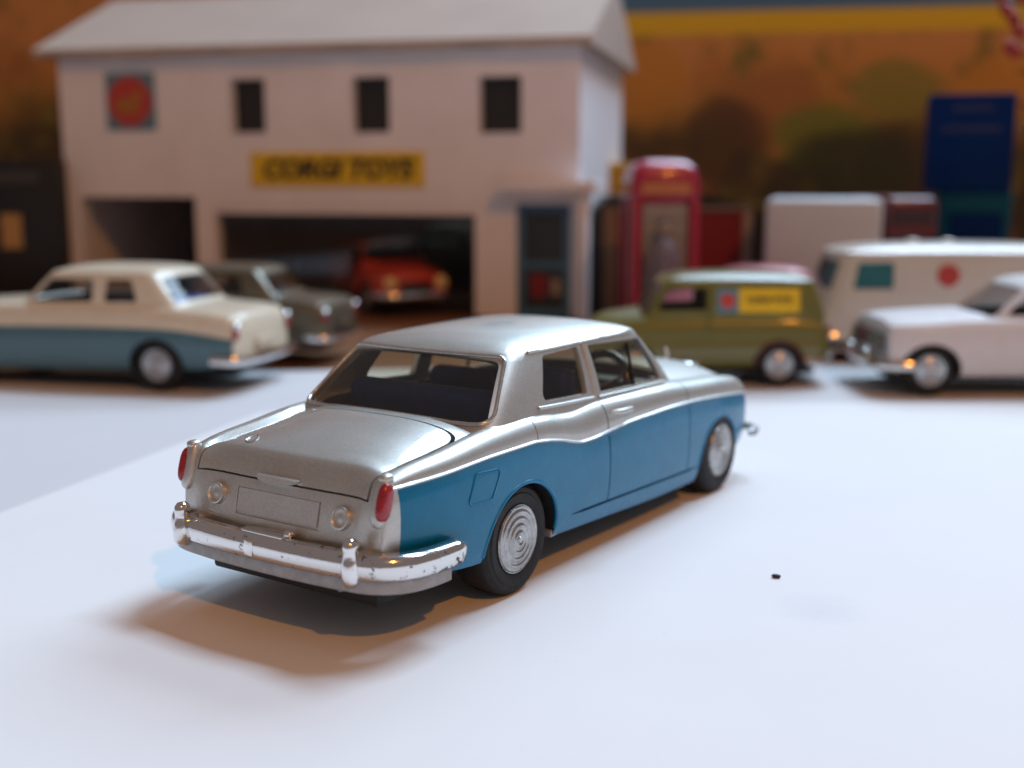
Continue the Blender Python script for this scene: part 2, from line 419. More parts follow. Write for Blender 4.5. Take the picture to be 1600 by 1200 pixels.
# ================================================================== die-cast cars
def half_section(sp, x):
    w, zb, zm, zs, zd = (sp[k](x) for k in ('W', 'ZB', 'ZM', 'ZS', 'ZD'))
    zs = max(zs, zb+2.0); zm = max(min(zm, zs-.9), zb+.9); rd = sp.get('ridge', .24)
    pts = [(0, zb), (w*.5, zb), (w-2.0, zb)]
    pr = sp['PR']; n = 13
    for k in range(n):
        t = k/(n-1); pts.append((w-pr(t), zb+.05+(zm-.40-zb)*t))
    pts += [(w-.43, zm-.17), (w-.43+rd, zm-.04), (w-.43+rd, zm+.16), (w-.46, zm+.34)]
    dx = sp['SH'](x) if 'SH' in sp else 2.9; inn = 1.8 if 'SH' not in sp else 1.8*(dx/2.9)**1.6
    for k in range(1, 10):
        a = k/9*math.pi/2
        pts.append((w-.46-dx*(1-math.cos(a)), zm+.38+(zs-zm-.38)*math.sin(a)))
    yi = w-.46-dx; z1 = zs-(sp['VD'](x) if 'VD' in sp else .35)
    pts += [(yi-inn/2, zs-.1), (yi-inn, z1)]
    yd = yi-inn; e = sp['EX'](x)
    for k in range(1, 13):
        y = yd*(1-k/12); pts.append((y, zd-(zd-z1)*(y/yd)**e))
    return pts
NLOW = 16      # index of the first ridge point
def body_solid(sp, name):
    st = sp['stations']; H = [half_section(sp, x) for x in st]; n = len(H[0]); loop = 2*n-2
    v, f, mi = [], [], []
    for x, h in zip(st, H):
        def bx(y):
            return x+sp['KR'](x)*y*y
        v += [(bx(y), -y, z) for y, z in h]+[(bx(h[k][0]), h[k][0], h[k][1]) for k in range(n-2, 0, -1)]
    for i in range(len(st)-1):
        xm = (st[i]+st[i+1])/2
        for k in range(loop):
            f.append((i*loop+k, i*loop+(k+1) % loop, (i+1)*loop+(k+1) % loop, (i+1)*loop+k))
            kk = k if k < n-1 else loop-1-k
            mi.append(2 if kk < 2 else (1 if (kk < NLOW and sp['bluemin'] < xm < sp['bluemax']) else 0))
    for base, i in ((0, 0), ((len(st)-1)*loop, len(st)-1)):
        c = len(v); zs_ = [q[1] for q in H[i]]
        v.append((st[i], 0, (min(zs_)+max(zs_))/2))
        for k in range(loop): f.append((base+k, base+(k+1) % loop, c)); mi.append(0)
    if sp['top'] == sp['low']:
        return build(name, v, f, [sp['top'], 'black'], None, 35, [1 if q == 2 else 0 for q in mi])
    return build(name, v, f, [sp['top'], sp['low'], 'black'], None, 35, mi)
def plan(xr, xf, hw, br, bf, n, N, flare=0.):
    cx, a = (xr+xf)/2, (xf-xr)/2; t = np.linspace(0, 2*math.pi, 4001)
    c, s = np.cos(t), np.sin(t)
    x = np.sign(c)*np.abs(c)**(2/n); y = np.sign(s)*np.abs(s)**(2/n)
    bow = np.where(x > 0, bf, -br)*(1-y*y)*np.abs(x)**3
    X = cx+a*x+bow; Y = hw*y*(1-flare*x)                     # flare: wider at the back than at the front
    L = np.concatenate([[0], np.cumsum(np.hypot(np.diff(X), np.diff(Y)))])
    q = np.linspace(0, L[-1], N+1)[:-1]
    return np.interp(q, L, X), np.interp(q, L, Y)
def cabin_solid(c, inset=0., zlow=None, N=200, roof=True):
    """greenhouse: base outline c['base'] at z0 to eaves outline c['eaves'] at z1, then a domed roof"""
    z0, z1, H = c['z0'], c['z1'], c['crown']; v, f = [], []; rings = []
    z0b = z0 if zlow is None else zlow
    nl = 9
    for i in range(nl+1):
        z = z0b+(z1-inset*.6-z0b)*i/nl; t = (z-z0)/(z1-z0)
        q = [a+(b-a)*t for a, b in zip(c['base'], c['eaves'])]
        bulge = c.get('bulge', .35)*4*max(0, t)*(1-t)
        X, Y = plan(q[0]+inset-bulge*.3, q[1]-inset+bulge*.3, q[2]-inset+bulge, q[3], q[4], c.get('n', 9), N, q[5] if len(q) > 5 else 0)
        rings.append([(x, y, z) for x, y in zip(X, Y)])
    if roof:
        e = rings[-1]; cx = (c['eaves'][0]+c['eaves'][1])/2
        for u in (.012, .03, .06, .11, .18, .27, .38, .5, .63, .77, .9):
            ax = (c['eaves'][1]-c['eaves'][0])/2+1; hw = c['eaves'][2]; G = 1-(1-min(1, u/.40))**3; ring = []
            for x, y, _ in e:
                xx, yy = cx+(x-cx)*(1-u), y*(1-u)
                pq = (1-min(1, abs(yy)/hw)**2.2)*(1-min(1, abs(xx-cx)/ax)**2.6)
                ring.append((xx, yy, z1-inset*.6+H*(.42*G+.58*pq)))
            rings.append(ring)
    n = N
    for r in rings: v += r
    for i in range(len(rings)-1):
        for k in range(n): f.append((i*n+k, i*n+(k+1) % n, (i+1)*n+(k+1) % n, (i+1)*n+k))
    f.append(tuple(range(n)))
    if roof:
        cc = len(v); v.append((cx, 0, z1-inset*.6+H)); b = (len(rings)-1)*n
        for k in range(n): f.append((b+k, b+(k+1) % n, cc))
    else:
        f.append(tuple((len(rings)-1)*n+k for k in range(n)))
    return v, f, rings
def side_prism(poly, r=.9):
    q = round_poly(poly, r); return prism([(x, -26, z) for x, z in q], [(x, 26, z) for x, z in q])
def end_frame(c, rear):
    i = 0 if rear else 1; b = 3 if rear else 4; sg = -1 if rear else 1
    o = Vector((c['base'][i]+sg*c['base'][b]*.6, 0, c['z0'])); t = Vector((c['eaves'][i]+sg*c['eaves'][b]*.6, 0, c['z1']))
    u = (t-o).normalized(); nrm = Vector((sg*u.z, 0, -sg*u.x))
    return o, u, nrm
def end_poly(c, rear, hb, ht, zb, zt, r):
    o, u, nrm = end_frame(c, rear)
    sb, st_ = (zb-c['z0'])/u.z, (zt-c['z0'])/u.z
    q = round_poly([(-hb, sb), (hb, sb), (ht, st_), (-ht, st_)], r, 6)
    return o, u, nrm, q
def end_prism(c, rear, hb, ht, zb, zt, r=1.3, out=5, inn=4.5):
    o, u, nrm, q = end_poly(c, rear, hb, ht, zb, zt, r)
    fa = lambda d: [tuple(o+u*s+Vector((0, y, 0))+nrm*d) for y, s in q]
    return prism(fa(out), fa(-inn))
def pane(name, c, test, mat, parent, inset=.55):
    v, f, rings = cabin_solid(c, inset, c['z0']+.2, roof=False); n = len(rings[0]); fs = []
    for i in range(len(rings)-1):
        for k in range(n):
            a, b = Vector(rings[i][k]), Vector(rings[i][(k+1) % n]); d = Vector(rings[i+1][k])
            nr = (b-a).cross(d-a).normalized(); ce = (a+b+d+Vector(rings[i+1][(k+1) % n]))/4
            if test(ce, nr): fs.append((i*n+k, i*n+(k+1) % n, (i+1)*n+(k+1) % n, (i+1)*n+k))
    used = sorted({i for q in fs for i in q}); mp_ = {j: i for i, j in enumerate(used)}
    return build(name, [v[j] for j in used], [tuple(mp_[i] for i in q) for q in fs], mat, parent, 60)
def wheel(parent, x, y, z, r, width, hub_r, hub_mat='hub', rings=5, side=-1, n=56, name='wheel'):
    """tyre lathe with a dished, concentric-ringed hub cap facing outwards (side -1: towards -y)"""
    w = bpy.data.objects.new(name, None); COL.objects.link(w); w.parent = parent; w.location = (x*S, y*S, z*S); w.empty_display_size = .005
    sd = side; h = width
    prof = [(hub_r-.3, -.5*sd), (hub_r+.02, -.25*sd), (hub_r+.4, -.0*sd), (r-1.7, .12*sd), (r-1.5, -.05*sd), (r-.9, -.05*sd), (r-.35, -.45*sd), (r-.04, -1.1*sd), (r, -h*.35*sd), (r, -h*.7*sd), (r-.3, -(h-.5)*sd), (r-1.2, -h*sd), (1.0, -h*sd), (1.0, -1.4*sd)]
    lathe('tyre', prof, 'rubber', w, 'y', n, ang=30, closed=True)
    hp = []
    m = 46
    for i in range(m+1):
        q = i/m; rr = hub_r*(1-q)
        dish = .30-.55*math.exp(-((q-.0)/.10)**2)*0 + .35*q
        wv = .095*math.cos(2*math.pi*rings*q) if q < .9 else .1
        if i < 2: dish -= .25
        hp.append((max(rr, 1e-7), (dish+wv-.12)*sd))
    hc = lathe('hub_cap', [(hub_r, -1.3*sd)]+hp, hub_mat, w, 'y', n, ang=50)
    return w

def car_shell(sp, cb, root, body_name='body', extra_cuts=(), arch_d=11.5):
    body = body_solid(sp, body_name); body.parent = root
    arch = []
    for (cx, cz, rx, rz) in sp['arches']:
        q = [(cx+rx*math.cos(t), cz+rz*math.sin(t)) for t in np.linspace(0, math.pi, 25)]+[(cx-rx*.96, -5), (cx+rx*.96, -5)]
        for s in (-1, 1):
            arch.append(prism([(x, s*arch_d, z) for x, z in q], [(x, s*30, z) for x, z in q]))
    cut(body, arch, 'black')
    q = list(cb['base']); X, Y = plan(q[0]+1.4, q[1]-1.4, q[2]-1.4, q[3], q[4], 9, 120)
    cut(body, [prism([(x, y, sp['floor']) for x, y in zip(X, Y)], [(x, y, 60) for x, y in zip(X, Y)])], 'dark_int')
    return body

# ------------------------------------------------------------------ the silver and blue coupe
def build_coupe():
    T = thing('toy_car', 'silver and blue two-door die-cast toy car seen from its rear in the foreground', 'toy car',
              (-15.8, 178.5, 0), math.pi/2-.593315)
    sp = dict(
        W=pchip([(-29, 18.3), (-28.2, 18.7), (-26, 19.3), (-22, 20.0), (-16, 20.6), (-6, 21), (50, 21), (66, 20.8), (78, 20.2), (85, 19.4), (88, 18.2)]),
        ZB=pchip([(-29, 10.6), (-24, 9.0), (-18, 7.9), (-10, 7.0), (8, 6.2), (25, 5.4), (48, 4.4), (60, 4.2), (78, 5.6), (88, 8)]),
        ZM=pchip([(-29, 21.2), (-25, 21.4), (-18, 21.6), (-6, 22.1), (3, 22.1), (6.5, 21.8), (10.8, 21.1), (14.5, 20.2), (17.6, 19.65), (20, 19.6), (25.4, 19.9), (35, 20.35), (45, 20.35), (54, 20.15), (66, 19.4), (78, 18.3), (88, 17.2)]),
        ZS=pchip([(-29.0, 14.5), (-28.75, 17.4), (-28.0, 20.6), (-27.2, 22.2), (-26.3, 22.75), (-15, 24.2), (-5, 25.3), (4, 25.65), (8, 25.5), (13, 24.9), (18, 24.6), (25, 24.9), (39, 24.6), (48.6, 24.2), (59, 23.3), (73, 22.2), (82, 21.1), (85.5, 20.2), (87.4, 18.6), (88, 17)]),
        ZD=pchip([(-29.0, 12.5), (-28.6, 14.5), (-28.2, 16.6), (-27.35, 19.5), (-26.0, 22.1), (-25.5, 22.75), (-24.9, 23.2), (-23.5, 23.6), (-16, 25.05), (-7, 26.2), (-2, 26.2), (10, 25.8), (48, 25.2), (58, 25.2), (70, 24.6), (80, 23.7), (85, 22.8), (87.3, 21.0), (88, 18.8)]),
        EX=pchip([(-29, 9), (-25, 8), (-22, 4), (-8, 3.3), (4, 2.6), (50, 2.6), (60, 2.0), (88, 2.0)]),
        SH=pchip([(-29, 1.9), (-22, 2.1), (-8, 2.7), (2, 2.9), (88, 2.9)]),
        VD=pchip([(-29, .35), (-26, .4), (-23, .85), (-12, 1.0), (-6, .7), (0, .35), (88, .35)]),
        PR=pchip([(0, 1.5), (.08, .95), (.2, .55), (.24, .42), (.5, .05), (.7, .0), (.88, .12), (1, .42)]),
        KR=pchip([(-29, .0022), (-24, .0016), (-12, 0), (70, 0), (88, -.004)]),
        stations=list(np.concatenate([np.linspace(-29, -24.6, 30), np.linspace(-24.2, 82, 150), np.linspace(82.4, 88, 18)])),
        bluemin=-26.2, bluemax=87.2, top='silver', low='blue', floor=7.5,
        arches=[(.9, 8.0, 9.3, 8.7), (69.4, 6.6, 8.9, 8.7)])
    cb = dict(base=(-5.9, 55.2, 18.5, 1.5, 2.2, .038), eaves=(5.6, 45.0, 15.2, 1.1, 1.4, .0), z0=24.2, z1=34.3, crown=2.25, n=14)
    body = car_shell(sp, cb, T)
    # boot lid: its own block, with a gap all round
    def lid_shape(g):
        pts = [(-45, -15.4-g), (-8.6+1.7*g, -15.7-g), (-8.6+1.7*g, 15.7+g), (-45, 15.4+g)]
        q = round_poly(pts, [0, 2.6, 2.6, 0], 6); out = []
        for x, y in q: out.append((x+(.5*(1-(y/15.7)**2) if x > -20 else 0), y))
        return out
    lid = bpy.data.objects.new('boot_lid', body.data.copy()); COL.objects.link(lid); lid.parent = T
    q = lid_shape(0); cut(lid, [prism([(x, y, 19.75) for x, y in q], [(x, y, 40) for x, y in q])], 'silver', 'INTERSECT')
    q = lid_shape(.33); cut(body, [prism([(x, y, 19.56) for x, y in q], [(x, y, 40) for x, y in q])], 'silver')
    bm = bmesh.new(); bm.from_mesh(lid.data)
    bmesh.ops.translate(bm, vec=(-.08*S, 0, .1*S), verts=bm.verts); bm.to_mesh(lid.data); bm.free(); finish(lid.data, 32)
    # shut lines, creases and the number-plate recess
    G = []
    def vline(x, z0, z1, w=.32, lean=0):
        for s in (-1, 1):
            a = [(x-w/2, s*20.05, z0), (x+w/2, s*20.05, z0), (x+w/2+lean, s*20.3, z1), (x-w/2+lean, s*20.3, z1)]
            G.append(prism(a, [(p_[0], s*24, p_[2]) for p_ in a]))
    vline(25.6, 8.55, 19.2); vline(55.0, 7.8, 19.4)
    cut(body, G, 'blue'); G = []
    for s in (-1, 1):                                        # sill crease
        n = 12; lo, hi = [], []
        for k in range(n+1):
            x = 14+k/n*46; z = 8.75-(x-14)*.034; h = .24*min(1, min(k, n-k)*1.2+.05)
            lo.append((x, z-h)); hi.append((x, z+h))
        a = lo+hi[::-1]; G.append(prism([(x, s*19.9, z) for x, z in a], [(x, s*24, z) for x, z in a]))
    cut(body, G, 'blue')
    G = []
    for x, d in ((25.6, .55), (55.0, .45), (4.6, .22)):        # where the lines run on over the silver shoulder
        w = .34 if d > .3 else .22
        for s in (-1, 1):
            h = half_section(sp, x)[NLOW+2:NLOW+15]
            a = [(y-d if i < 9 else y, z-(d*.8 if i > 3 else 0)) for i, (y, z) in enumerate(h)]; b = [(y+1.5, z+1.5) for y, z in h]
            pl = a+b[::-1]
            G.append(prism([(x-w/2, s*y, z) for y, z in pl], [(x+w/2, s*y, z) for y, z in pl]))
    cut(body, G, 'silver')
    tilt = Matrix.Rotation(R(13.5), 3, 'Y')                  # rear panel leans
    def rear_box(y0, y1, z0, z1, x_out, x_in, pad=0.):
        v_, f_ = boxv(-x_out, x_in, y0, y1, z0, z1); pv = Vector((-28.05, 0, 17))
        return [tuple(pv+tilt @ (Vector((x, y, z))-Vector((0, 0, 17)))) for x, y, z in v_], f_
    cut(body, [rear_box(-7.7, 7.7, 14.55, 18.35, 3, .38)], 'silver')
    finish(body.data, 32)
    body['label'] = 'silver upper body'
    # split off the painted panels and the doors
    for s in (-1, 1):
        d = separate(body, lambda c, n, mt, s=s: 25.6 < c.x < 55.0 and c.y*s > 15.6 and c.z > 8.8-(c.x-14)*.034 and n.y*s > -.3 and mt in ('silver_paint', 'blue_paint'), 'door', T)
        # handle
        hy = -21.05*-s
        hx0, hx1, hz = 27.2, 33.0, 22.75
        pts = [(hx0, s*20.35, hz+.1), (hx0+.5, s*21.0, hz+.1), (hx0+1.6, s*21.3, hz+.05), (hx1-1.2, s*21.25, hz-.1), (hx1-.3, s*20.9, hz-.15), (hx1, s*20.3, hz-.15)]
        tube('handle', pts, [.3, .42, .5, .5, .42, .3], 'silver', d, 8)
        separate(body, lambda c, n, mt, s=s: c.y*s > 3 and mt == 'blue_paint', 'lower_body_side', T)['label'] = 'blue lower side panel'
    # wheel-arch lips
    for (cx, cz, rx, rz) in sp['arches']:
        for s in (-1, 1):
            pth = []
            for t in np.linspace(-.05, math.pi+.02, 30):
                x = cx+(rx+.1)*math.cos(t); z = cz+(rz+.1)*math.sin(t); w = sp['W'](x)
                zb, zm = sp['ZB'](x), sp['ZM'](x); tt = min(1, max(0, (z-zb)/(zm-.4-zb)))
                pth.append((x, s*(w-sp['PR'](tt)-.16), z))
            tube('wheel_arch_lip', pth, .34, 'blue', T, 8)
    # fuel flap: a raised outline with a slightly proud panel
    q = round_poly([(-11.2, 20.5), (-5.3, 20.2), (-7.8, 16.2), (-13.2, 16.4)], .8, 5)
    def sidey(x, z):
        zb, zm = sp['ZB'](x), sp['ZM'](x); tt = min(1, max(0, (z-zb)/(zm-.4-zb))); return sp['W'](x)-sp['PR'](tt)
    ff = tube('fuel_flap', [(x, -sidey(x, z)-.0, z) for x, z in q], .17, 'blue', T, 6, True)
    # roof and pillars
    v_, f_, _ = cabin_solid(cb)
    roof = build('roof', v_, f_, 'silver', T, 35)
    v2, f2, _ = cabin_solid(cb, 1.0, 22.5); cut(roof, [(v2, f2)], 'silver')
    rw = dict(hb=17.5, ht=13.9, zb=25.85, zt=33.6)
    cut(roof, [side_prism([(9.4, 26.95), (22.9, 26.25), (23.8, 33.55), (13.3, 33.4)], [1.3, .5, .5, 1.1]),
               side_prism([(27.2, 25.75), (49.4, 25.0), (44.2, 32.75), (26.9, 33.5)], [.5, .6, .7, .5])], 'silver')
    cut(roof, [end_prism(cb, True, rw['hb'], rw['ht'], rw['zb'], rw['zt'], 1.5), end_prism(cb, False, 15.8, 13.3, 26.2, 33.4, 1.2)], 'silver')
    finish(roof.data, 32)
    # raised surround of the rear window
    o, u, nrm, q = end_poly(cb, True, rw['hb']+.35, rw['ht']+.35, rw['zb']-.3, rw['zt']+.3, 1.7)
    def on_glass(y, s):
        p_ = o+u*s; t = (p_.z-cb['z0'])/(cb['z1']-cb['z0'])
        a = [b+(e-b)*t for b, e in zip(cb['base'], cb['eaves'])]
        yn = min(1, abs(y)/(a[2]*(1+a[5]))); x = a[0]+(a[1]-a[0])/2*(1-(1-yn**14)**(1/14))-a[3]*(1-yn*yn)
        return (x, y, p_.z)
    pth = []
    m_ = len(q)
    for i in range(m_):
        (y0, s0), (y1, s1) = q[i], q[(i+1) % m_]
        k = max(1, int(math.hypot(y1-y0, s1-s0)/1.2))
        for j in range(k): pth.append(on_glass(y0+(y1-y0)*j/k, s0+(s1-s0)*j/k))
    tube('rear_window_surround', [(p_[0]-.12, p_[1], p_[2]+.1) for p_ in pth], .33, 'bright_trim', T, 8, True)
    # rain gutter along each side of the roof, pillar mouldings, window sills
    for s in (-1, 1):
        e = cabin_solid(cb)[2][9]
        g = sorted([(x, y, z) for x, y, z in e if y*s > 12.5 and 9.5 < x < 42.5])
        tube('roof_gutter', [(x, y+s*.1, z-.05) for x, y, z in g], .28, 'silver', T, 6)
        tube('door_pillar', [(25.15, s*18.15, 24.9), (25.3, s*17.3, 28.5), (25.45, s*15.55, 33.8)], .5, 'silver', T, 8)
        tube('window_sill_moulding', [(7.8, s*18.55, 26.3), (16, s*18.4, 25.8), (24.6, s*18.3, 25.4)], .3, 'silver', T, 8)
        tube('window_sill_moulding', [(26.4, s*18.25, 25.2), (38, s*18.3, 24.85), (50.0, s*18.1, 24.45)], .3, 'silver', T, 8)
        tube('quarter_light_frame', [(39.9, s*15.75, 32.4), (39.6, s*16.7, 29), (39.4, s*17.6, 25.4)], .3, 'wheel_black', T, 8)
    # panes
    pane('rear_window', cb, lambda c, n: n.x < -.3 and c.z > 25 and abs(c.y) < 18.3, 'glass', T)
    pane('windscreen', cb, lambda c, n: n.x > .3 and c.z > 25 and abs(c.y) < 17.2, 'glass', T)
    for s in (-1, 1):
        pane('side_window', cb, lambda c, n: n.y*s > .6 and 9 < c.x < 25.3 and c.z > 25, 'glass', T)
        pane('side_window', cb, lambda c, n: n.y*s > .6 and 25.3 < c.x < 51 and c.z > 24.5, 'glass', T)
    # interior
    rbox('rear_shelf', -4.2, 8.0, -15.5, 15.5, 22.8, 24.2, 'dark_int', T, .3)
    st = rbox('rear_seat', 6.5, 17, -15, 15, 9, 17, 'navy', T, 1.5, 3)
    rbox('rear_seat_back', 5.5, 10, -15, 15, 12, 28.6, 'navy', T, 1.6, 3, ((7, 0, 14), Matrix.Rotation(R(-12), 3, 'Y')))
    for y in (-8, 8):
        rbox('front_seat', 26, 38, y-6.3, y+6.3, 9, 15.5, 'navy', T, 1.6, 3)
        rbox('front_seat_back', 24.5, 28.5, y-6.3, y+6.3, 12, 30.0 if y < 0 else 28.4, 'navy', T, 1.7, 3, ((27, y, 14), Matrix.Rotation(R(-9), 3, 'Y')))
    rbox('dashboard', 48.5, 53.5, -15.5, 15.5, 19, 24.2, 'dark_int', T, 1)
    sw = tube('steering_wheel', [(43.2+2.2*math.sin(t)*.9, -8.8+5.3*math.cos(t), 24.3+5.0*math.sin(t)) for t in np.linspace(0, 2*math.pi, 33)[:-1]], .78, 'wheel_black', T, 10, True)
    tube('steering_column', [(44.2, -8.6, 23.4), (50, -8.6, 20.5)], [.9, .5], 'wheel_black', sw)
    for a in (.5, math.pi-.5):
        tube('spoke', [(44.1, -8.6, 23.5), (44+1.8*math.sin(a), -8.6+4.7*math.cos(a), 23.6+4.4*math.sin(a))], .32, 'chrome2', sw, 6)
    # tail lamps in their silver pods
    lean = Matrix.Rotation(R(17), 3, 'Y')
    for s in (-1, 1):
        pod = ellipsoid('tail_lamp_pod', (-27.2, s*17.65, 19.9), (1.15, 1.2, 3.6), 'silver', T, .75, lean)
        lens = ellipsoid('tail_lamp', (-27.55, s*18.3, 19.85), (1.15, .80, 2.5), 'red_lens', T, .72, lean)
        ellipsoid('tail_lamp_cap', (-26.55, s*17.75, 22.75), (1.0, .9, .6), 'silver', T, .85)
        # round reversing lamps
        c = Vector((-28.05, 0, 17))+tilt @ Vector((-.05, s*11.5, 16.85-17))
        prof = [(1.62, .5), (1.62, -.25), (1.52, -.5), (1.3, -.55), (1.16, -.42), (1.1, -.2), (.8, -.12), (.4, -.2), (1e-7, -.24)]
        lp = lathe('reversing_lamp', prof, 'silver', T, 'x', 32, (0, 0, 0), 40)
        lp.location = c*S; lp.rotation_euler = (0, R(13.5), 0)
    # number plate in its recess
    v_, f_ = rear_box(-7.3, 7.6, 14.95, 18.25, -.10, .9)
    build('number_plate', v_, f_, 'silver', T, 0)
    # boot handle: a broad flat grip on the lid's lower edge
    hp = round_poly([(-3.7, 20.55), (4.5, 20.55), (3.8, 19.95), (1.9, 19.5), (-1.1, 19.5), (-3.0, 19.95)], .25, 3)
    v_, f_ = prism([(-27.15-.35*(20.55-z), y, z) for y, z in hp], [(-28.0-.25*(20.55-z), y*.9, z) for y, z in hp])
    build('boot_handle', v_, f_, 'silver', lid, 30)
    # rear bumper
    half = [(-15.6, -21.75), (-18, -21.85), (-21, -21.85), (-24, -21.55), (-26.4, -20.8), (-28.3, -19.5), (-29.5, -17.9), (-30.1, -16.2), (-30.5, -13), (-30.85, -9), (-31.05, -4.5), (-31.1, 0)]
    def densify(h):
        hx = [p_[0] for p_ in h]; hy = [p_[1] for p_ in h]
        L = np.concatenate([[0], np.cumsum(np.hypot(np.diff(hx), np.diff(hy)))]); fx = pchip(list(zip(L, hx))); fy = pchip(list(zip(L, hy)))
        return [(fx(t), fy(t)) for t in np.linspace(0, L[-1], 40)]
    def full(h):
        d = densify(h); return d+[(x, -y) for x, y in d[-2::-1]]
    pth = full(half)[::-1]
    prof = [(-.75, -1.75), (.2, -1.9), (.75, -1.75), (1.05, -1.3), (1.18, -.6), (1.18, .2), (1.02, .85), (.65, 1.3), (.1, 1.55), (-.75, 1.6)]
    sc = [min(1, .55+.45*math.sin(min(1, min(i, 78-i)/2.2)*math.pi/2)) for i in range(79)]
    zc = [11.9-.4*min(1, max(0, (abs(i-39)-22)/16)) for i in range(79)]
    bp = sweep('rear_bumper', pth, prof, 'chrome', T, sc, 45, zc)
    prof2 = [(-1.2, -1.6), (.1, -1.6), (.45, -1.35), (.5, -.0), (.4, .35), (-1.2, .35)]
    sweep('bumper_valance', pth[4:-4], prof2, 'base_metal', bp, None, 30, [z-2.1 for z in zc[4:-4]])
    for s in (-1, 1):                                         # overriders: waisted bullets
        prf = [(1e-7, -2.7), (.7, -2.6), (1.1, -2.0), (1.22, -1.1), (1.2, -.2), (1.08, .7), (.92, 1.4), (.92, 1.9), (1.0, 2.4), (.92, 3.0), (.6, 3.45), (1e-7, 3.6)]
        ov = lathe('overrider', prf, 'chrome2', bp, 'z', 24, (-31.0, s*15.6, 12.0), 60)
        for q_ in ov.data.vertices: q_.co.x = -31.0*S+(q_.co.x+31.0*S)*1.25
        tube('overrider_bracket', [(-28.3, s*15.6, 12.6), (-30.8, s*15.6, 12.6)], 1.0, 'chrome2', bp, 10)
    rbox('plate_lamp_bracket', -31.2, -28.8, -3.7, 3.9, 13.2, 13.85, 'chrome', bp, .25)
    ellipsoid('plate_lamp', (-30.0, -3.9, 13.9), (.75, .75, .6), 'chrome2', bp)
    rbox('bumper_bolt', -32.45, -31.9, .6, 2.1, 10.6, 12.9, 'chrome2', bp, .22)
    # front bumper, grille and lamps
    fh = [(83.5, -20.6), (85.2, -20.6), (87.2, -20.2), (89.0, -19.2), (90.2, -17), (90.8, -12), (91, 0)]
    fp = full(fh); bpf = sweep('front_bumper', fp, [(a*.7, b*.44) for a, b in prof], 'base_metal', T, sc, 45, [9.5]*79)
    for s in (-1, 1):
        lathe('overrider', [(1e-7, -2.9), (1.2, -2.2), (1.4, -1.2), (1.2, .8), (1.05, 2.1), (1.1, 2.9), (1e-7, 3.6)], 'chrome2', bpf, 'z', 20, (91.6, s*9, 9.9), 60)
        for yy in (15.6, 11.7):
            lathe('headlamp', [(1.9, -1.5), (1.95, .6), (1.75, .9), (1.5, .75), (1.4, .6), (.8, .9), (1e-7, 1.0)], 'chrome2', T, 'x', 28, (86.6, s*yy, 14.6), 40)
    gr = rbox('radiator_grille', 84.5, 88.6, -6.6, 6.6, 8.6, 22.4, 'chrome2', T, .5)
    for k in range(9): rbox('grille_bar', 88.5, 89.0, -5.4+k*1.3, -4.9+k*1.3, 9.4, 20.6, 'chrome2', gr, .1, 1)
    tube('bonnet_mascot', [(87, 0, 22.3), (86.9, 0, 23.8), (86.3, 0, 25.2)], [.45, .4, .2], 'chrome2', gr, 8)
    # wheels, axles and base plate
    for x, zc_ in ((0, 8.4), (70.6, 8.3)):
        for s in (-1, 1): wheel(T, x, s*20.05, zc_, 8.4, 6.2, 5.05, side=s, rings=5)
        tube('axle', [(x, -15.5, zc_), (x, 15.5, zc_)], .9, 'base_metal', T, 10)
    rbox('base_plate', -26, 84, -15.5, 15.5, 4.8, 7.2, 'black', T, .6)
    tube('exhaust_pipe', [(12, -9, 4.6), (-10, -9, 4.6), (-26, -9, 6.6)], .8, 'base_metal', T, 8)
    rbox('base_tab', 9.8, 11.5, -19.6, -15, 6.0, 7.2, 'base_metal', T, .2)
    # paint chip on the boot lid: a curl of lifted paint
    def deck_z(x, y):
        h = half_section(sp, x)[NLOW+14:]; h = sorted((a, b) for a, b in h)
        return float(np.interp(abs(y), [a for a, _ in h], [b for _, b in h]))
    q = round_poly([(-24.0, 9.4), (-23.5, 10.4), (-22.4, 10.7), (-20.9, 10.5), (-21.6, 9.7), (-22.5, 9.0), (-23.5, 8.7)], .4, 3)
    tube('paint_chip', [(x-.08, y, deck_z(x, y)+.14) for x, y in q], .09, 'bright_trim', lid, 6, True)
    return T
build_coupe()

# ------------------------------------------------------------------ the other cars (out of focus, simpler)
def plain_tables(W, ZB, ZM, ZS, ZD, x0, x1, arches, top, low, floor=6, step=1.6, ridge=.25, bmin=None, bmax=None, ex=3.0):
    return dict(W=pchip(W), ZB=pchip(ZB), ZM=pchip(ZM), ZS=pchip(ZS), ZD=pchip(ZD), EX=pchip([(x0, ex), (x1, ex)]),
                PR=pchip([(0, 1.5), (.1, .8), (.25, .4), (.5, .05), (.7, 0), (.88, .12), (1, .42)]), KR=pchip([(x0, .0035), (x0+12, 0), (x1-12, 0), (x1, -.0035)]),
                stations=list(np.concatenate([np.linspace(x0, x0+4, 10), np.arange(x0+5, x1-4.5, step), np.linspace(x1-4, x1, 10)])),
                bluemin=x0+2 if bmin is None else bmin, bluemax=x1-2 if bmax is None else bmax, top=top, low=low, floor=floor, arches=arches, ridge=ridge)
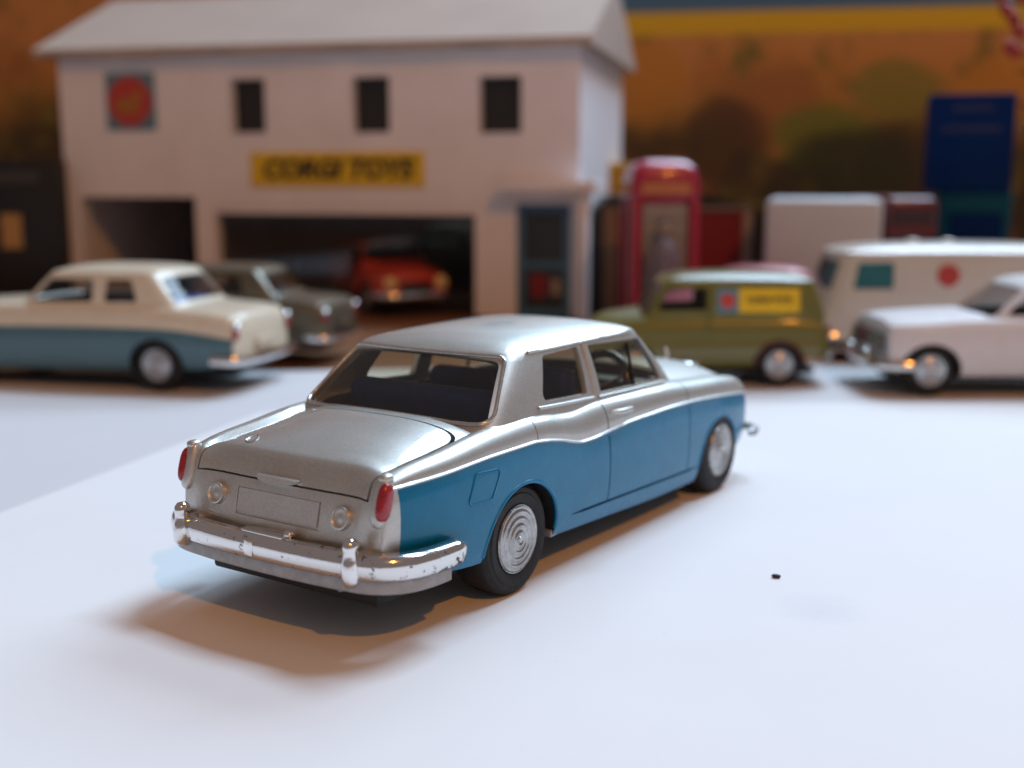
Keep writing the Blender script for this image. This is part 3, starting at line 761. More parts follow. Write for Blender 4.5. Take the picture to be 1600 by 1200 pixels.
def finish_car(T, sp, cb, body, windows, rear, front, glass, roof_mat, wheels, wr, hub, hub_mat='hub', seat=None, pane_z=None):
    v_, f_, _ = cabin_solid(cb, N=120)
    roof = build('roof', v_, f_, roof_mat, T, 35)
    v2, f2, _ = cabin_solid(cb, 1.0, cb['z0']-2, N=120); cut(roof, [(v2, f2)], roof_mat)
    if windows: cut(roof, [side_prism(p_, .9) for p_ in windows], roof_mat)
    ends = []
    if rear: ends.append(end_prism(cb, True, *rear))
    if front: ends.append(end_prism(cb, False, *front))
    if ends: cut(roof, ends, roof_mat)
    finish(roof.data, 32); finish(body.data, 32)
    pz = cb['z0']+.6
    if rear: pane('rear_window', cb, lambda c, n: n.x < -.3 and c.z > pz and abs(c.y) < cb['base'][2]-1, glass, T)
    if front: pane('windscreen', cb, lambda c, n: n.x > .3 and c.z > pz and abs(c.y) < cb['base'][2]-1, glass, T)
    for p_ in windows:
        xa, xb = min(q[0] for q in p_)-.8, max(q[0] for q in p_)+.8
        for s in (-1, 1): pane('side_window', cb, lambda c, n: n.y*s > .6 and xa < c.x < xb and c.z > pz, glass, T)
    for x in wheels:
        for s in (-1, 1): wheel(T, x, s*(sp['W'](x)-.8), wr, wr, 5.0, hub, hub_mat, 3, s, 28)
    rbox('base_plate', sp['stations'][0]+4, sp['stations'][-1]-4, -13, 13, wr*.55, wr*.55+1.6, 'black', T, .5)
    if seat:
        for x in (cb['base'][0]+7, cb['base'][0]+22):
            rbox('seat', x, x+5, -cb['base'][2]+3, cb['base'][2]-3, 8, cb['z0']+2.2, seat, T, 1.4, 2, ((x, 0, 8), Matrix.Rotation(R(-10), 3, 'Y')))
def bumper(T, name, x, w, z, back, mat='chrome2', sc=1.0):
    sg = -1 if back else 1
    d = [(x-sg*9, -w), (x-sg*4, -w-.1), (x-sg*1.3, -w+1.2), (x, -w+3.5), (x+sg*.5, -w*.5), (x+sg*.6, 0)]
    d = d+[(a, -b) for a, b in d[-2::-1]]
    if back: d = d[::-1]
    return sweep(name, d, [(-.6, -1.5*sc), (.6, -1.4*sc), (1.1, -.6*sc), (1.1, .4*sc), (.6, 1.3*sc), (-.6, 1.4*sc)], mat, T, None, 45, [z]*len(d))

def saloon(T, top, low, roof_mat, glass, seat):
    sp = plain_tables(W=[(-25, 17.6), (-23, 18.6), (-16, 19.4), (60, 19.6), (78, 18.6), (82, 17.2)],
        ZB=[(-25, 8), (-12, 6.6), (10, 5.8), (60, 5), (82, 7)], ZM=[(-25, 15.6), (-15, 17), (0, 18.2), (15, 18.3), (40, 18), (82, 16.5)],
        ZS=[(-25, 16.5), (-24.2, 20.6), (-22.5, 22), (-10, 23.3), (5, 24.4), (45, 24), (70, 22.4), (80, 20.5), (82, 17)],
        ZD=[(-25, 16), (-24.2, 20.4), (-22.5, 22.2), (-10, 24), (5, 24.8), (45, 24.6), (70, 23.6), (80, 21.5), (82, 18)],
        x0=-25, x1=82, arches=[(0, 7.2, 8.6, 8.0), (62, 7.2, 8.6, 8.0)], top=top, low=low, bmin=-24.4, ex=6)
    cb = dict(base=(-6.0, 46, 17.0, 1.0, 1.5), eaves=(2.6, 36, 14.2, .8, 1), z0=23, z1=33.4, crown=2.0, n=14)
    body = car_shell(sp, cb, T)
    finish_car(T, sp, cb, body, [[(6.5, 25.3), (17.5, 25.1), (17.0, 31.6), (9.0, 31.6)], [(21, 25.1), (41.5, 24.8), (35.5, 31.4), (21.3, 31.7)]],
               (14.6, 12.2, 25.2, 31.9, 1.0), (14.6, 12.2, 25.2, 31.9, 1.0), glass, roof_mat, (0, 62), 7.6, 4.6, seat=seat)
    bumper(T, 'rear_bumper', -26.6, 19.6, 9.6, True); bumper(T, 'front_bumper', 83.4, 19.2, 9.0, False)
    for s in (-1, 1):
        ellipsoid('tail_lamp', (-24.3, s*17.3, 16.9), (.9, .9, 1.9), 'red_lens', T)
        ellipsoid('tail_lamp_housing', (-24.1, s*16.7, 19.2), (1.3, 1.6, 1.1), 'chrome2', T)
        lathe('headlamp', [(2.2, -1.5), (2.3, .6), (1.8, .8), (1e-7, 1.2)], 'chrome2', T, 'x', 20, (81.2, s*13, 14), 40)
    rbox('number_plate', -25.9, -25.2, -6, 6, 12.3, 15.2, top, T, .2)
    return T
T = thing('toy_car', 'cream over grey-blue toy saloon with bright blue seats parked at the left', 'toy car', (-97.0, 355.5, 0), R(166))
saloon(T, 'cream', 'greyblue', 'cream', 'bg_glass', 'blue_int')
T = thing('toy_car', 'dark olive-grey toy saloon behind the cream car, in front of the garage opening', 'toy car', (-80, 408, 0), R(169))
saloon(T, 'olive_grey', 'olive_grey', 'olive_grey', 'bg_glass', 'dark_int'); T.scale = (.92, .92, .90)

def white_saloon():
    T = thing('toy_car', 'white toy saloon with chrome front bumper cut off by the right frame edge', 'toy car', (177, 347.5, 0), R(180))
    sp = plain_tables(W=[(-24, 16.8), (-16, 18.6), (60, 18.6), (68, 18.2), (72.5, 17.4)],
        ZB=[(-24, 8), (0, 6), (60, 5.4), (72.5, 7)], ZM=[(-24, 16.5), (20, 17), (60, 16.5), (72.5, 15.5)],
        ZS=[(-24, 17), (-22.5, 20), (0, 21.8), (45, 21.5), (62, 20.6), (71.4, 19.8), (72.5, 16.8)],
        ZD=[(-24, 17), (-22.5, 21), (0, 23), (45, 22.6), (62, 21.8), (71.2, 20.6), (72.5, 16.8)],
        x0=-24, x1=72.5, arches=[(0, 7.0, 8.2, 7.6), (60, 7.0, 8.6, 7.8)], top='white_paint', low='white_paint', ex=7)
    cb = dict(base=(-7, 44.5, 16.0, 1.0, 1.8), eaves=(4, 32, 13.4, .8, 1.2), z0=20.6, z1=30.4, crown=2.4, n=9)
    body = car_shell(sp, cb, T)
    finish_car(T, sp, cb, body, [[(4, 22.8), (16, 22.6), (16, 29), (8, 29)], [(19, 22.6), (39, 22.4), (31.5, 29), (19, 29.2)]],
               (13.6, 11.6, 22.6, 29.2, 1), (14.4, 12.0, 22.0, 29.8, .8), 'bg_glass', 'white_paint', (0, 60), 7.2, 4.4, seat='tan')
    tube('windscreen_trim', [(42.4, y, 21.9) for y in (-14.6, 0, 14.6)], .5, 'chrome2', T, 6)
    bumper(T, 'front_bumper', 74.2, 18.6, 8.6, False, sc=.9); bumper(T, 'rear_bumper', -25.4, 18.6, 9.2, True)
    gr = rbox('radiator_grille', 72.2, 73.1, -14.5, 14.5, 12.2, 17.2, 'wheel_black', T, .3)
    for k in range(4): rbox('grille_bar', 73.0, 73.4, -9, 9, 12.7+k*1.2, 13.1+k*1.2, 'chrome2', gr, .1, 1)
    for s in (-1, 1):
        lathe('headlamp', [(2.0, -1), (2.1, .3), (1.8, .5), (1.4, .4), (1e-7, .6)], 'hub', T, 'x', 22, (72.9, s*12.2, 14.7), 40)
        lathe('fog_lamp', [(1.4, -1), (1.5, .8), (1e-7, 1.2)], 'chrome2', T, 'x', 18, (74.8, s*7.5, 10.8), 40)
white_saloon()

def green_van():
    T = thing('toy_van', 'olive green toy delivery van with a yellow sign on its side', 'toy van', (78.4, 361.2, 0), R(180))
    sp = plain_tables(W=[(-15, 14.6), (-12, 15.6), (40, 15.8), (52, 15.0), (56, 13.8)],
        ZB=[(-15, 7.4), (0, 6), (40, 5.4), (56, 7)], ZM=[(-15, 14), (56, 13.4)],
        ZS=[(-15, 15.5), (-14.2, 18), (-12, 20.2), (0, 21), (36, 20.6), (46, 19.2), (54, 17), (56, 14.6)],
        ZD=[(-15, 15.5), (-14.2, 18.5), (-12, 21), (0, 21.6), (36, 22), (46, 21), (54, 18.6), (56, 15)],
        x0=-15, x1=56, arches=[(0, 6.2, 6.9, 6.6), (43, 6.2, 6.9, 6.6)], top='green', low='green', ridge=0)
    cb = dict(base=(-14.2, 40.5, 14.4, .6, 1.6), eaves=(-10.5, 33, 12.6, .6, 1.0), z0=19.5, z1=30.8, crown=2.4, n=10)
    body = car_shell(sp, cb, T, arch_d=9)
    finish_car(T, sp, cb, body, [[(21.5, 22.4), (36.2, 22.2), (32.2, 28.6), (21.5, 28.8)]],
               (8, 7, 22.5, 28.5, .8), (12.4, 10.8, 21.8, 29.4, .8), 'bg_glass', 'green', (0, 43), 6.4, 4.1)
    for x, s in ((20.9, 1),):
        tube('door_seam', [(x, 15.6, 8), (x, 15.2, 20), (x, 13.7, 30)], .18, 'green', T, 6)
    # signs on the side that faces the camera (local +y)
    tl = math.atan2(1.8, 11.3)
    sb = rbox('side_sign', -5.6, 12.2, 13.55, 13.95, 21.6, 28.6, 'sign_yellow', T, .12, 1, ((3, 13.7, 25), Matrix.Rotation(tl, 3, 'X')))
    text_part('lettering', 'CORGI TOYS', 2.6, 'ink', sb, (3.3, 14.08, 25.2), (R(90)+tl, 0, R(180)), 0, .02, 13)
    lg = rbox('emblem_panel', 12.4, 18.6, 13.55, 13.95, 21.6, 28.6, 'logo_blue', T, .12, 1, ((15.5, 13.7, 25), Matrix.Rotation(tl, 3, 'X')))
    e = lathe('emblem_disc', [(2.2, 0), (2.2, .2), (1e-7, .2)], 'logo_red', lg, 'y', 20, (0, 0, 0), 30)
    e.location = (15.5*S, 13.95*S, 25.1*S); e.rotation_euler = (tl, 0, 0)
    for s in (-1, 1):
        tube('wheel_arch_trim', [(7.0*math.cos(t), s*15.5, 6.2+6.7*math.sin(t)) for t in np.linspace(.05, math.pi-.05, 16)], .8, 'maroon_hub', T, 8)
        ellipsoid('tail_lamp', (-14.6, s*12.2, 16.5), (.6, .8, 1.6), 'red_lens', T)
        lathe('headlamp', [(2.0, -1), (2.1, .6), (1e-7, 1.0)], 'chrome2', T, 'x', 18, (55.0, s*10.4, 13.5), 40)
    bumper(T, 'rear_bumper', -15.6, 14.6, 7.6, True, 'base_metal', .7); bumper(T, 'front_bumper', 57, 14.6, 7.6, False, sc=.7)
green_van()

def ambulance():
    T = thing('toy_ambulance', 'off-white toy ambulance with teal windows and a red mark behind the white car', 'toy ambulance', (158, 412, 0), R(180))
    cb = dict(base=(-34, 56, 17.2, .5, 2.0), eaves=(-32, 47.5, 15.4, .5, 1.6), z0=7, z1=36.2, crown=3.0, n=11, bulge=.8)
    v_, f_, _ = cabin_solid(cb, N=140); body = build('body', v_, f_, 'amb_white', T, 35)
    arch = []
    for cx in (-8, 38):
        q = [(cx+7.4*math.cos(t), 7+7*math.sin(t)) for t in np.linspace(0, math.pi, 17)]+[(cx-7.2, -4), (cx+7.2, -4)]
        for s in (-1, 1): arch.append(prism([(x, s*10, z) for x, z in q], [(x, s*30, z) for x, z in q]))
    cut(body, arch, 'black')
    wins = [[(31.5, 24.2), (45.0, 24.0), (43.2, 32.8), (31.5, 33)]]
    c2 = [side_prism(w_, 1.0) for w_ in wins]
    v2, f2, _ = cabin_solid(cb, 1.0, 12, N=140); cut(body, [(v2, f2)], 'amb_white')
    cut(body, c2, 'amb_white'); cut(body, [end_prism(cb, False, 13.5, 13, 24, 33.2, 1.2)], 'amb_white')
    finish(body.data, 32)
    pane('windscreen', cb, lambda c, n: n.x > .3 and c.z > 22 and abs(c.y) < 16.5, 'teal_glass', T)
    for s in (-1, 1):
        pane('side_window', cb, lambda c, n: n.y*s > .6 and 30 < c.x < 47 and 22 < c.z < 34.5, 'teal_glass', T)
        lathe('red_mark', [(3.7, s*16.2), (3.7, s*17.05), (1e-7, s*17.05)], 'logo_red', T, 'y', 24, (13.6, 0, 28.6), 30)
        lathe('headlamp', [(2.2, -1), (2.3, .7), (1e-7, 1.1)], 'chrome2', T, 'x', 18, (57.6, s*11, 13.5), 40)
        for x in (-8, 38): wheel(T, x, s*16.6, 6.8, 6.8, 5, 4.1, 'chrome2', 3, s, 24)
    rbox('base_plate', -30, 52, -12, 12, 3.8, 7.4, 'black', T, .5)
    for x in (10, 22): lathe('roof_vent', [(2.2, 0), (2.2, .9), (1.6, 1.5), (1e-7, 1.7)], 'amb_white', T, 'z', 18, (x, 4, 38.6), 40)
    bumper(T, 'front_bumper', 59, 16.6, 8.4, False, sc=.8)
ambulance()

def hatch(T, mat, lit=True):
    sp = plain_tables(W=[(-10, 14), (-7, 15.4), (42, 15.4), (50, 14.4), (54, 13)],
        ZB=[(-10, 7), (0, 5.6), (40, 5.2), (54, 6.6)], ZM=[(-10, 13), (54, 12.6)],
        ZS=[(-10, 14), (-9, 17.4), (0, 18.6), (36, 18), (48, 16.4), (53, 14.6), (54, 13.4)], ZD=[(-10, 14), (-9, 18), (0, 19), (36, 19.2), (48, 18), (53, 16), (54, 14)],
        x0=-10, x1=54, arches=[(0, 6, 6.6, 6.2), (41, 6, 6.6, 6.2)], top=mat, low=mat, ridge=0)
    cb = dict(base=(-8, 37, 13.6, .6, 1.4), eaves=(-2, 26, 11.4, .5, .8), z0=17.4, z1=26.2, crown=2, n=9)
    body = car_shell(sp, cb, T, arch_d=9)
    finish_car(T, sp, cb, body, [[(0, 19.6), (12, 19.6), (12, 24.8), (2.5, 24.8)], [(14, 19.6), (31, 19.4), (25.5, 24.8), (14, 24.8)]],
               (11, 9.5, 19.8, 25, .8), (12, 10, 19.8, 25.2, .8), 'bg_glass', mat, (0, 41), 6.2, 4, seat='dark_int')
    bumper(T, 'front_bumper', 55, 14.2, 7.6, False, sc=.8)
    for s in (-1, 1): lathe('headlamp', [(2.3, -1.6), (2.4, .6), (2.0, .8), (1e-7, 1.3)], 'yellow_lamp', T, 'x', 18, (53.3, s*10.2, 12.2), 40)
    rbox('radiator_grille', 53.2, 54.3, -6.5, 6.5, 8.6, 12.4, 'wheel_black', T, .3)
T = thing('toy_car', 'red-orange toy car with round headlamps inside the garage showroom', 'toy car', (-73, 590, 0), R(-62)); hatch(T, 'red_car'); T.scale = (1.2, 1.2, 1.2)
T = thing('toy_car', 'pink toy car hidden behind the green van except its roof', 'toy car', (108, 452, 0), R(180)); hatch(T, 'pink')

# ------------------------------------------------------------------ toy garage building
def garage():
    T = thing('toy_garage', 'white two-storey model garage with yellow name sign and hipless white roof', 'model building', (28.8, 520, 0), R(-13))
    T['label'] = 'white two-storey model garage building with a yellow name sign above its showroom'
    v_, f_ = boxv(-247.5, 0, 0, 8, 0, 116); fac = build('front_wall', v_, f_, 'wall', T, 0)
    ops = [(-161, -144, 81, 105), (-102.4, -85, 80.6, 104.8), (-44.3, -25.5, 80, 104), (-240, -180.5, -5, 52), (-171, -46.3, -5, 48.3), (-27.6, -3.4, -5, 49.6)]
    cut(fac, [boxv(a, b, -4, 14, c, d) for a, b, c, d in ops], 'wall'); finish(fac.data, 0)
    D = 130
    rbox('side_wall', -5, 0, 8.05, D, 0, 116, 'wall', T, 0); rbox('side_wall', -247.5, -242.5, 8.05, D, 0, 116, 'wall', T, 0)
    rbox('back_wall', -242.4, -5.1, D-5, D, 0, 116, 'wall', T, 0)
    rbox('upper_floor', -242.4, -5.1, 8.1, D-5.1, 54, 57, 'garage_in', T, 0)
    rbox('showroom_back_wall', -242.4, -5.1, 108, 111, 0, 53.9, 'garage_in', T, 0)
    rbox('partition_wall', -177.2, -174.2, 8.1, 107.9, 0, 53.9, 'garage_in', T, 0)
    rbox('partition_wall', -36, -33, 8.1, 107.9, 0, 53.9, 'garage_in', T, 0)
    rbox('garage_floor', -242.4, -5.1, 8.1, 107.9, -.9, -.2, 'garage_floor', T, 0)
    # gabled roof lid with overhang
    e = 6; zr, zt = 116.1, 119.0; n = 28; rise = 32
    prof = [(-e-2, zr), (D+e, zr), (D+e, zt), (D/2, zt+rise), (-e-2, zt)]
    random.seed(3); v_ = []; m_ = len(prof)
    for k in range(n+1):                                     # the hand-cut eaves wave a little
        x = -247.5-e-2+(247.5+2*e+2)*k/n
        wv = .9*math.sin(k*.9)*.5+random.uniform(-.4, .4)
        v_ += [(x, y, z+(wv if y < 0 and z == zr else 0)) for y, z in prof]
    f_ = [(i*m_+k, i*m_+(k+1) % m_, (i+1)*m_+(k+1) % m_, (i+1)*m_+k) for i in range(n) for k in range(m_)]
    f_ += [tuple(range(m_)), tuple(n*m_+k for k in range(m_))]
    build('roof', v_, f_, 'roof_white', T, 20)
    # upstairs windows
    for a, b, c, d in ops[:3]:
        w = rbox('window', a+.02, b-.02, 6.0, 7.0, c+.02, d-.02, 'pane_dark', T, 0)
        rbox('sill', a-.8, b+.8, -.9, 5.8, c-1.1, c+.1, 'wall', w, .2, 1)
    # showroom glass
    rbox('showroom_window', -170.9, -46.4, 6.2, 6.7, -.1, 48.2, 'bg_glass', T, 0)
    rbox('showroom_lintel', -170.9, -46.4, .5, 6.0, 44.6, 48.2, 'wall', T, .2)
    # blue door
    dr = rbox('door', -27.5, -3.5, 2.6, 4.6, 0, 49.5, 'pane_dark', T, 0)
    for a, b, c, d in [(-27.5, -24.4, 0, 49.5), (-6.6, -3.5, 0, 49.5), (-24.35, -6.65, 46.2, 49.5), (-24.35, -6.65, 21.6, 24.6), (-24.35, -6.65, 0, 4)]:
        rbox('door_frame', a, b, 1.2, 2.55, c, d, 'door_blue', dr, .2, 1)
    rbox('notice', -21.5, -14.5, 2.2, 2.55, 9, 19, 'shed_red', dr, 0); rbox('notice', -12.2, -8.6, 2.2, 2.55, 10, 17, 'beige', dr, 0)
    pc = rbox('porch_canopy', -33.5, 9, -11, 4.0, 54.8, 59.6, 'wall', T, .5)
    rbox('porch_post', 1.2, 4.8, -8, 1, 0, 54.75, 'wall', T, .3)
    # name board and emblem
    sb = rbox('name_board', -151.7, -69.2, -1.2, -.05, 56.8, 72.2, 'sign_yellow', T, .2, 1)
    text_part('lettering', 'CORGI TOYS', 11.5, 'ink', sb, (-110.4, -1.35, 64.3), (R(90), 0, 0), .22, .05, 72)
    em = rbox('emblem_board', -223, -198.2, -1.2, -.05, 82.8, 108.4, 'logo_blue', T, .2, 1)
    lathe('emblem_disc', [(11.2, 0), (11.2, -.5), (1e-7, -.5)], 'logo_red', em, 'y', 40, (-210.6, -1.2, 95.6), 30)
    q = round_poly([(-216.5, 90.5), (-206, 90), (-205.5, 94), (-203.5, 99.5), (-207.5, 101.5), (-209.5, 97.5), (-216, 97), (-217.5, 94)], 1.2, 4)
    v_, f_ = prism([(x, -1.75, z) for x, z in q], [(x, -2.0, z) for x, z in q]); build('emblem_mark', v_, f_, 'logo_gold', em, 0)
garage()

# ------------------------------------------------------------------ telephone box
def booth():
    T = thing('telephone_box', 'crimson telephone box with a domed top and pale panes between garage and van', 'telephone box', (58.3, 476, 0), R(4))
    w = 13.0
    rbox('plinth', -w-.6, w+.6, -w-.6, w+.6, 0, 3, 'booth_red', T, .4)
    for x in (-1, 1):
        for y in (-1, 1): rbox('corner_post', min(x*w, x*(w-3.6)), max(x*w, x*(w-3.6)), min(y*w, y*(w-3.6)), max(y*w, y*(w-3.6)), 3.05, 52.5, 'booth_red', T, .4)
    for k in range(4):
        rot = (Vector((0, 0, 0)), Matrix.Rotation(k*math.pi/2, 3, 'Z'))
        rbox('pane', -8.7, 8.7, -11.0, -10.6, 9, 50.6, 'booth_pane', T, 0, 1, rot)
        rbox('kick_panel', -8.65, 8.65, -11.6, -10.2, 3.1, 8.9, 'booth_red', T, .2, 1, rot)
        rbox('head_rail', -8.65, 8.65, -11.6, -10.2, 50.7, 52.4, 'booth_red', T, .2, 1, rot)
        for z in range(1, 7): rbox('glazing_bar', -8.65, 8.65, -11.5, -11.05, 9+z*6-.3, 9+z*6+.3, 'booth_pane' if k == 0 else 'booth_red', T, 0, 1, rot)
        s_ = rbox('sign_panel', -9.4, 9.4, -13.5, -13.02, 54.4, 58.8, 'booth_sign', T, .1, 1, rot)
    rbox('entablature', -w, w, -w, w, 52.55, 60.4, 'booth_red', T, .5)
    # segmental dome
    v_, n = [], 12; rings = []
    for i in range(9):
        t = i/8*math.pi/2*.96; c, z = math.cos(t), 60.4+7.6*math.sin(t)
        rings.append([(w*c**.55*a, w*c**.55*b, z) for a, b in [(math.copysign(abs(math.cos(q))**.25, math.cos(q)), math.copysign(abs(math.sin(q))**.25, math.sin(q))) for q in np.linspace(0, 2*math.pi, 41)[:-1]]])
    for r_ in rings: v_ += r_
    f_ = [(i*40+k, i*40+(k+1) % 40, (i+1)*40+(k+1) % 40, (i+1)*40+k) for i in range(8) for k in range(40)]+[tuple(range(40)), tuple(320+k for k in range(40))]
    build('domed_roof', v_, f_, 'booth_red', T, 50)
booth()
# printed figure standing inside the box door
def figure():
    P_ = thing('figure', 'small dark-coated toy figure standing in front of the telephone box panes', 'figure', (58.0, 458.0, 0), 0)
    T = P_
    lathe('body', [(1e-7, 0), (2.6, .1), (2.8, 6), (3.0, 16), (3.8, 24), (4.3, 32), (3.6, 36), (1.4, 38), (1.3, 39.4)], 'skin_tan', T, 'z', 20)
    ellipsoid('head', (0, 0, 42), (2.2, 2.4, 3.0), 'beige', T)
    ellipsoid('hair', (0, .5, 43.2), (2.35, 2.4, 2.3), 'stem', T)
    for s in (-1, 1): tube('arm', [(s*3.6, 0, 35), (s*5.0, -.3, 28), (s*4.6, -1.2, 21)], [1.5, 1.3, .9], 'skin_tan', T, 8)

figure()

# ------------------------------------------------------------------ lock-up shed with red door
def shed():
    T = thing('lock_up_shed', 'black toy lock-up shed with a red door behind the telephone box', 'model building', (72.5, 532, 0), 0)
    q = round_poly([(-37.5, 0), (-37.5, 46), (-30, 52.5), (10, 54.5), (37, 47.5), (37.5, 0)], [0, 6, 4, 10, 3, 0], 5)
    v_, f_ = prism([(x, 0, z) for x, z in q], [(x, 60, z) for x, z in q]); sh = build('shell', v_, f_, 'shed_black', T, 30)
    for x0, x1, m_ in [(-32, -26, 'tan'), (29.5, 33.2, 'beige'), (5.2, 8.4, 'beige')]: rbox('door_post', x0, x1, -1.6, -.05, 0, 46, m_, T, .2, 1)
    rbox('door_lintel', -32, 33.2, -1.6, -.05, 46.1, 48.2, 'tan', T, .2, 1)
    for k in range(4): rbox('door_plank', 8.6+k*5.2, 13.6+k*5.2, -1.1, -.05, 0, 45.3, 'shed_red', T, .25, 1)
    for k in range(5): rbox('door_plank', -25.8+k*6.1, -19.9+k*6.1, -1.1, -.05, 0, 45.3, 'shed_red', T, .25, 1)
shed()

# ------------------------------------------------------------------ lorry, maroon bus, cartons, cabinet
def lorry():
    T = thing('toy_lorry', 'white box-bodied toy lorry behind the green van', 'toy lorry', (124.6, 482, 0), R(-14))
    rbox('box_body', -22.6, 22.6, 0, 62, 12, 52.4, 'box_white', T, 2.2, 3)
    rbox('cab', -19, 19, 64, 86, 8, 40, 'box_white', T, 3, 3)
    rbox('windscreen', -16, 16, 85.6, 86.4, 24, 36, 'teal_glass', T, .3)
    rbox('chassis', -12, 12, 2, 82, 6, 11.9, 'black', T, .4)
    for y in (12, 72):
        for s in (-1, 1):
            w = lathe('wheel', [(1e-7, 0), (7, 0), (7.4, .5), (7.4, 4.5), (7, 5), (1e-7, 5)], 'rubber', T, 'x', 24, (s*17-2.5, y, 7.4), 40)
lorry()
def bus():
    T = thing('toy_bus', 'maroon toy bus front rising behind the ambulance beside the white lorry', 'toy bus', (166.2, 500, 0), 0)
    rbox('body', -11.3, 11.3, 0, 60, 5, 53, 'maroon', T, 3.6, 4)
    for a, b, c, d in [(-9, 9, 41.5, 47.5), (-9, 9, 26, 36.5)]: rbox('window', a, b, -.4, .6, c, d, 'maroon_dark', T, .3, 1)
    for y in (12, 48):
        for s in (-1, 1): lathe('wheel', [(1e-7, 0), (5.6, 0), (6, .5), (6, 3.5), (5.6, 4), (1e-7, 4)], 'rubber', T, 'x', 24, (s*9.5-2, y, 6), 40)
    rbox('radiator', -4, 4, -.6, .4, 9, 20, 'base_metal', T, .3)
bus()
T = thing('carton', 'teal carton standing under the deep blue carton at the right', 'carton', (216.5, 562, 0), R(-18))
rbox('box', -17, 15, 0, 40, 0, 54.6, 'carton_teal', T, .4, 1); rbox('printed_panel', -12, 11.5, -.25, -.02, 8, 45, 'carton_blue', T, 0)
T = thing('carton', 'deep blue carton balanced on top of the teal carton', 'carton', (211.3, 561, 54.7), R(-17))
rbox('box', -18.8, 18.8, 0, 40, 0, 44.2, 'carton_blue', T, .4, 1)
for z, w in ((36.5, 9), (27, 13)): rbox('printed_line', -w, w, -.25, -.02, z, z+2.6, 'carton_ink', T, 0)
T = thing('carton', 'small yellow carton seen between garage and telephone box', 'carton', (50.5, 606, 0), 0)
rbox('box', -10, 8, 0, 25, 0, 68.5, 'yellow_carton', T, .4, 1); rbox('flap', -10, 8, -.6, -.05, 52, 68, 'yellow_carton', T, .15, 1)
T = thing('cabinet', 'black box with a tan label left of the model garage', 'box', (-251, 566, 0), 0)
rbox('box', -42, 39.5, 0, 50, 0, 69, 'cabinet', T, .6); rbox('grey_band', -42, 30, -.5, -.02, 58, 64, 'cabinet_grey', T, .1, 1)
rbox('label_square', 11, 20.5, -.6, -.02, 28, 44, 'cream_label', T, .15, 1)

# ------------------------------------------------------------------ berry sprig, top right
def sprig():
    T = thing('berry_sprig', 'dark leafy sprig with red berries hanging in the upper right corner', 'decoration', (214, 500, 70), 0)
    random.seed(11)
    tube('stem', [(4, 6, 90), (2, 5, 70), (-2, 3, 55), (2, 2, 30), (5, 3, 5)], [1.0, .9, .8, .6, .4], 'stem', T, 8)
    for p_ in [(-14.5, 0, 57.5), (-11.3, 0, 53.8), (-9.5, -2, 49), (-12.2, 0, 43.0), (-10.2, -1, 41), (-8, 0, 62), (-16.5, 1, 63)]:
        b = ellipsoid('berry', p_, (2.7, 2.7, 2.7), 'berry', T, 1, None, 16, 10)
        tube('berry_stalk', [p_, (p_[0]*.4, 3, p_[2]+6)], .25, 'stem', T, 6)
    for k in range(26):
        z = random.uniform(2, 88); a = random.uniform(0, 2*math.pi); L = random.uniform(7, 12); o = Vector((2, 4, z))
        d = Vector((math.cos(a), math.sin(a)*.6, random.uniform(-.5, .5))).normalized(); sd = d.cross(Vector((0, .4, 1))).normalized(); w = L*.22
        if d.x < -.2: L *= .75
        n_ = d.cross(sd); pts = [o, o+d*L*.35+sd*w+n_*.6, o+d*L, o+d*L*.35-sd*w+n_*.6, o+d*L*.4-n_*.4]
        build('leaf', [tuple(p_) for p_ in pts], [(0, 1, 4), (1, 2, 4), (2, 3, 4), (3, 0, 4)], 'leaf', T, 60)
sprig()

# ------------------------------------------------------------------ printed backdrop
m, nt, p = nmat('printed_landscape')
tc = nt.nodes.new('ShaderNodeTexCoord'); sx = nt.nodes.new('ShaderNodeSeparateXYZ'); nt.links.new(tc.outputs['Object'], sx.inputs[0])
def mth(op, a, b=None, c=None):
    n_ = nt.nodes.new('ShaderNodeMath'); n_.operation = op
    for i, q in enumerate((a, b, c)):
        if q is None: continue
        if isinstance(q, (int, float)): n_.inputs[i].default_value = q
        else: nt.links.new(q, n_.inputs[i])
    return n_.outputs[0]
def mixc(f, a, b):
    n_ = nt.nodes.new('ShaderNodeMix'); n_.data_type = 'RGBA'
    nt.links.new(f, n_.inputs['Factor'])
    for k, q in (('A', a), ('B', b)):
        if isinstance(q, tuple): n_.inputs[k].default_value = q+(1,)
        else: nt.links.new(q, n_.inputs[k])
    return n_.outputs['Result']
def step(val, lo, hi):
    n_ = nt.nodes.new('ShaderNodeMapRange'); n_.interpolation_type = 'SMOOTHSTEP'; nt.links.new(val, n_.inputs['Value'])
    n_.inputs['From Min'].default_value = lo; n_.inputs['From Max'].default_value = hi; return n_.outputs['Result']
X, Z = sx.outputs['X'], sx.outputs['Z']
vec = tc.outputs['Object']
n1 = noise(nt, vec, 14, 4); n2 = noise(nt, vec, 34, 4); n3 = noise(nt, vec, 9, 3)
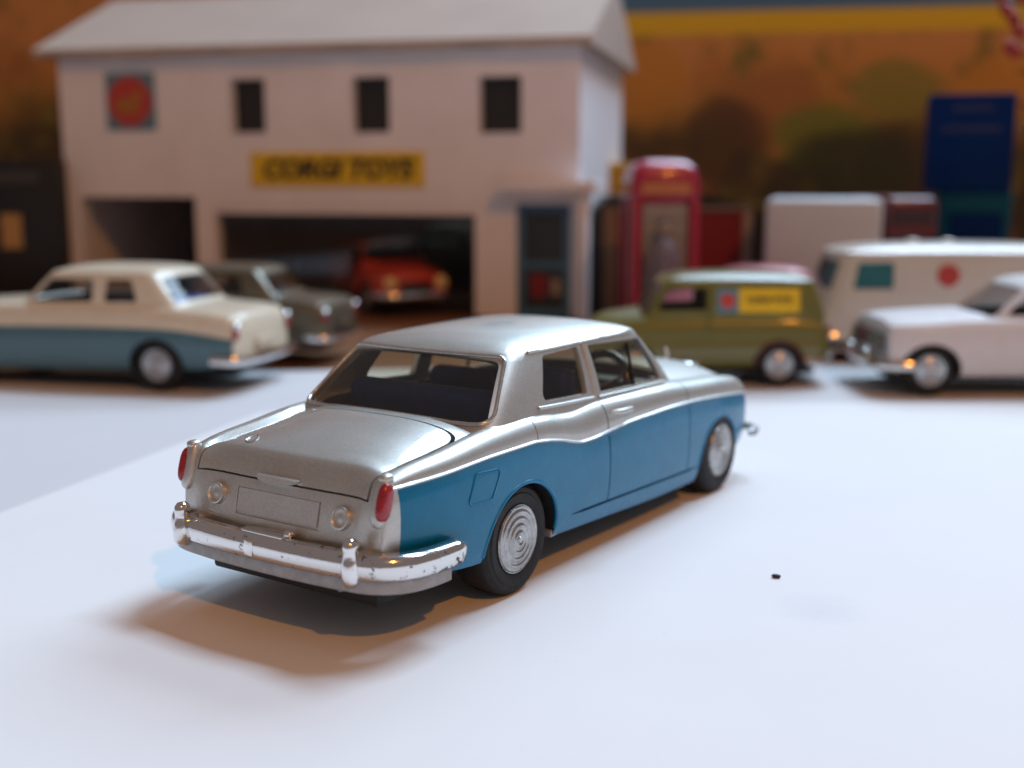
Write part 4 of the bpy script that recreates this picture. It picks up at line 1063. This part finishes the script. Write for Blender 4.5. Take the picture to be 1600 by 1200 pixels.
zz = mth('ADD', Z, mth('MULTIPLY', mth('SUBTRACT', n1, .5), .07))
base = ramp(nt, step(zz, .04, .17), [(0, (.040, .024, .009)), (.28, (.075, .045, .010)), (.50, (.38, .18, .026)), (.75, (.55, .23, .045)), (1, (.60, .26, .070))])
base = mixc(step(n2, .52, .70), base, (.17, .14, .018))
base = mixc(step(n3, .52, .66), base, (.36, .14, .030))
def blob(cx, cz, rx, rz, colr, amt=.85):
    global base
    dx = mth('DIVIDE', mth('SUBTRACT', X, cx), rx); dz = mth('DIVIDE', mth('SUBTRACT', Z, cz), rz)
    d = mth('ADD', mth('ADD', mth('MULTIPLY', dx, dx), mth('MULTIPLY', dz, dz)), mth('MULTIPLY', mth('SUBTRACT', n2, .5), .9))
    base = mixc(mth('MULTIPLY', mth('SUBTRACT', 1.0, step(d, .35, 1.15)), amt), base, colr)
blob(.250, .118, .034, .022, (.22, .19, .024)); blob(.205, .088, .040, .024, (.13, .17, .014)); blob(.225, .070, .05, .028, (.020, .024, .006), .9)
blob(.140, .082, .035, .035, (.045, .024, .008), .8); blob(.085, .125, .03, .03, (.52, .22, .020), .7); blob(.315, .115, .03, .03, (.55, .23, .016), .7)
sl = mth('SUBTRACT', Z, mth('MULTIPLY', X, .022))
right = step(X, -.02, .0)
base = mixc(mth('MULTIPLY', step(sl, .1475, .1525), right), base, (.72, .46, .010))
base = mixc(mth('MULTIPLY', step(sl, .163, .1655), right), base, (.05, .17, .31))
nt.links.new(base, p.inputs['Base Color']); p.inputs['Roughness'].default_value = .55
M['landscape'] = m
v_, f_ = boxv(-520, 520, 800, 801.5, -1, 330)
b = build('backdrop', v_, f_, 'landscape', None, 0); b['kind'] = 'structure'

# ------------------------------------------------------------------ specks on the paper
def speck(loc, r, label):
    o = ellipsoid('paper_speck', (0, 0, 0), r, 'speck', None, .9, Matrix.Rotation(R(-15), 3, 'Z'), 14, 8)
    o.location = [c*S for c in loc]; tag(o, label, 'speck')
speck((40.3, 174.6, .3), (.72, .42, .3), 'small black speck lying alone on the white paper right of the car')
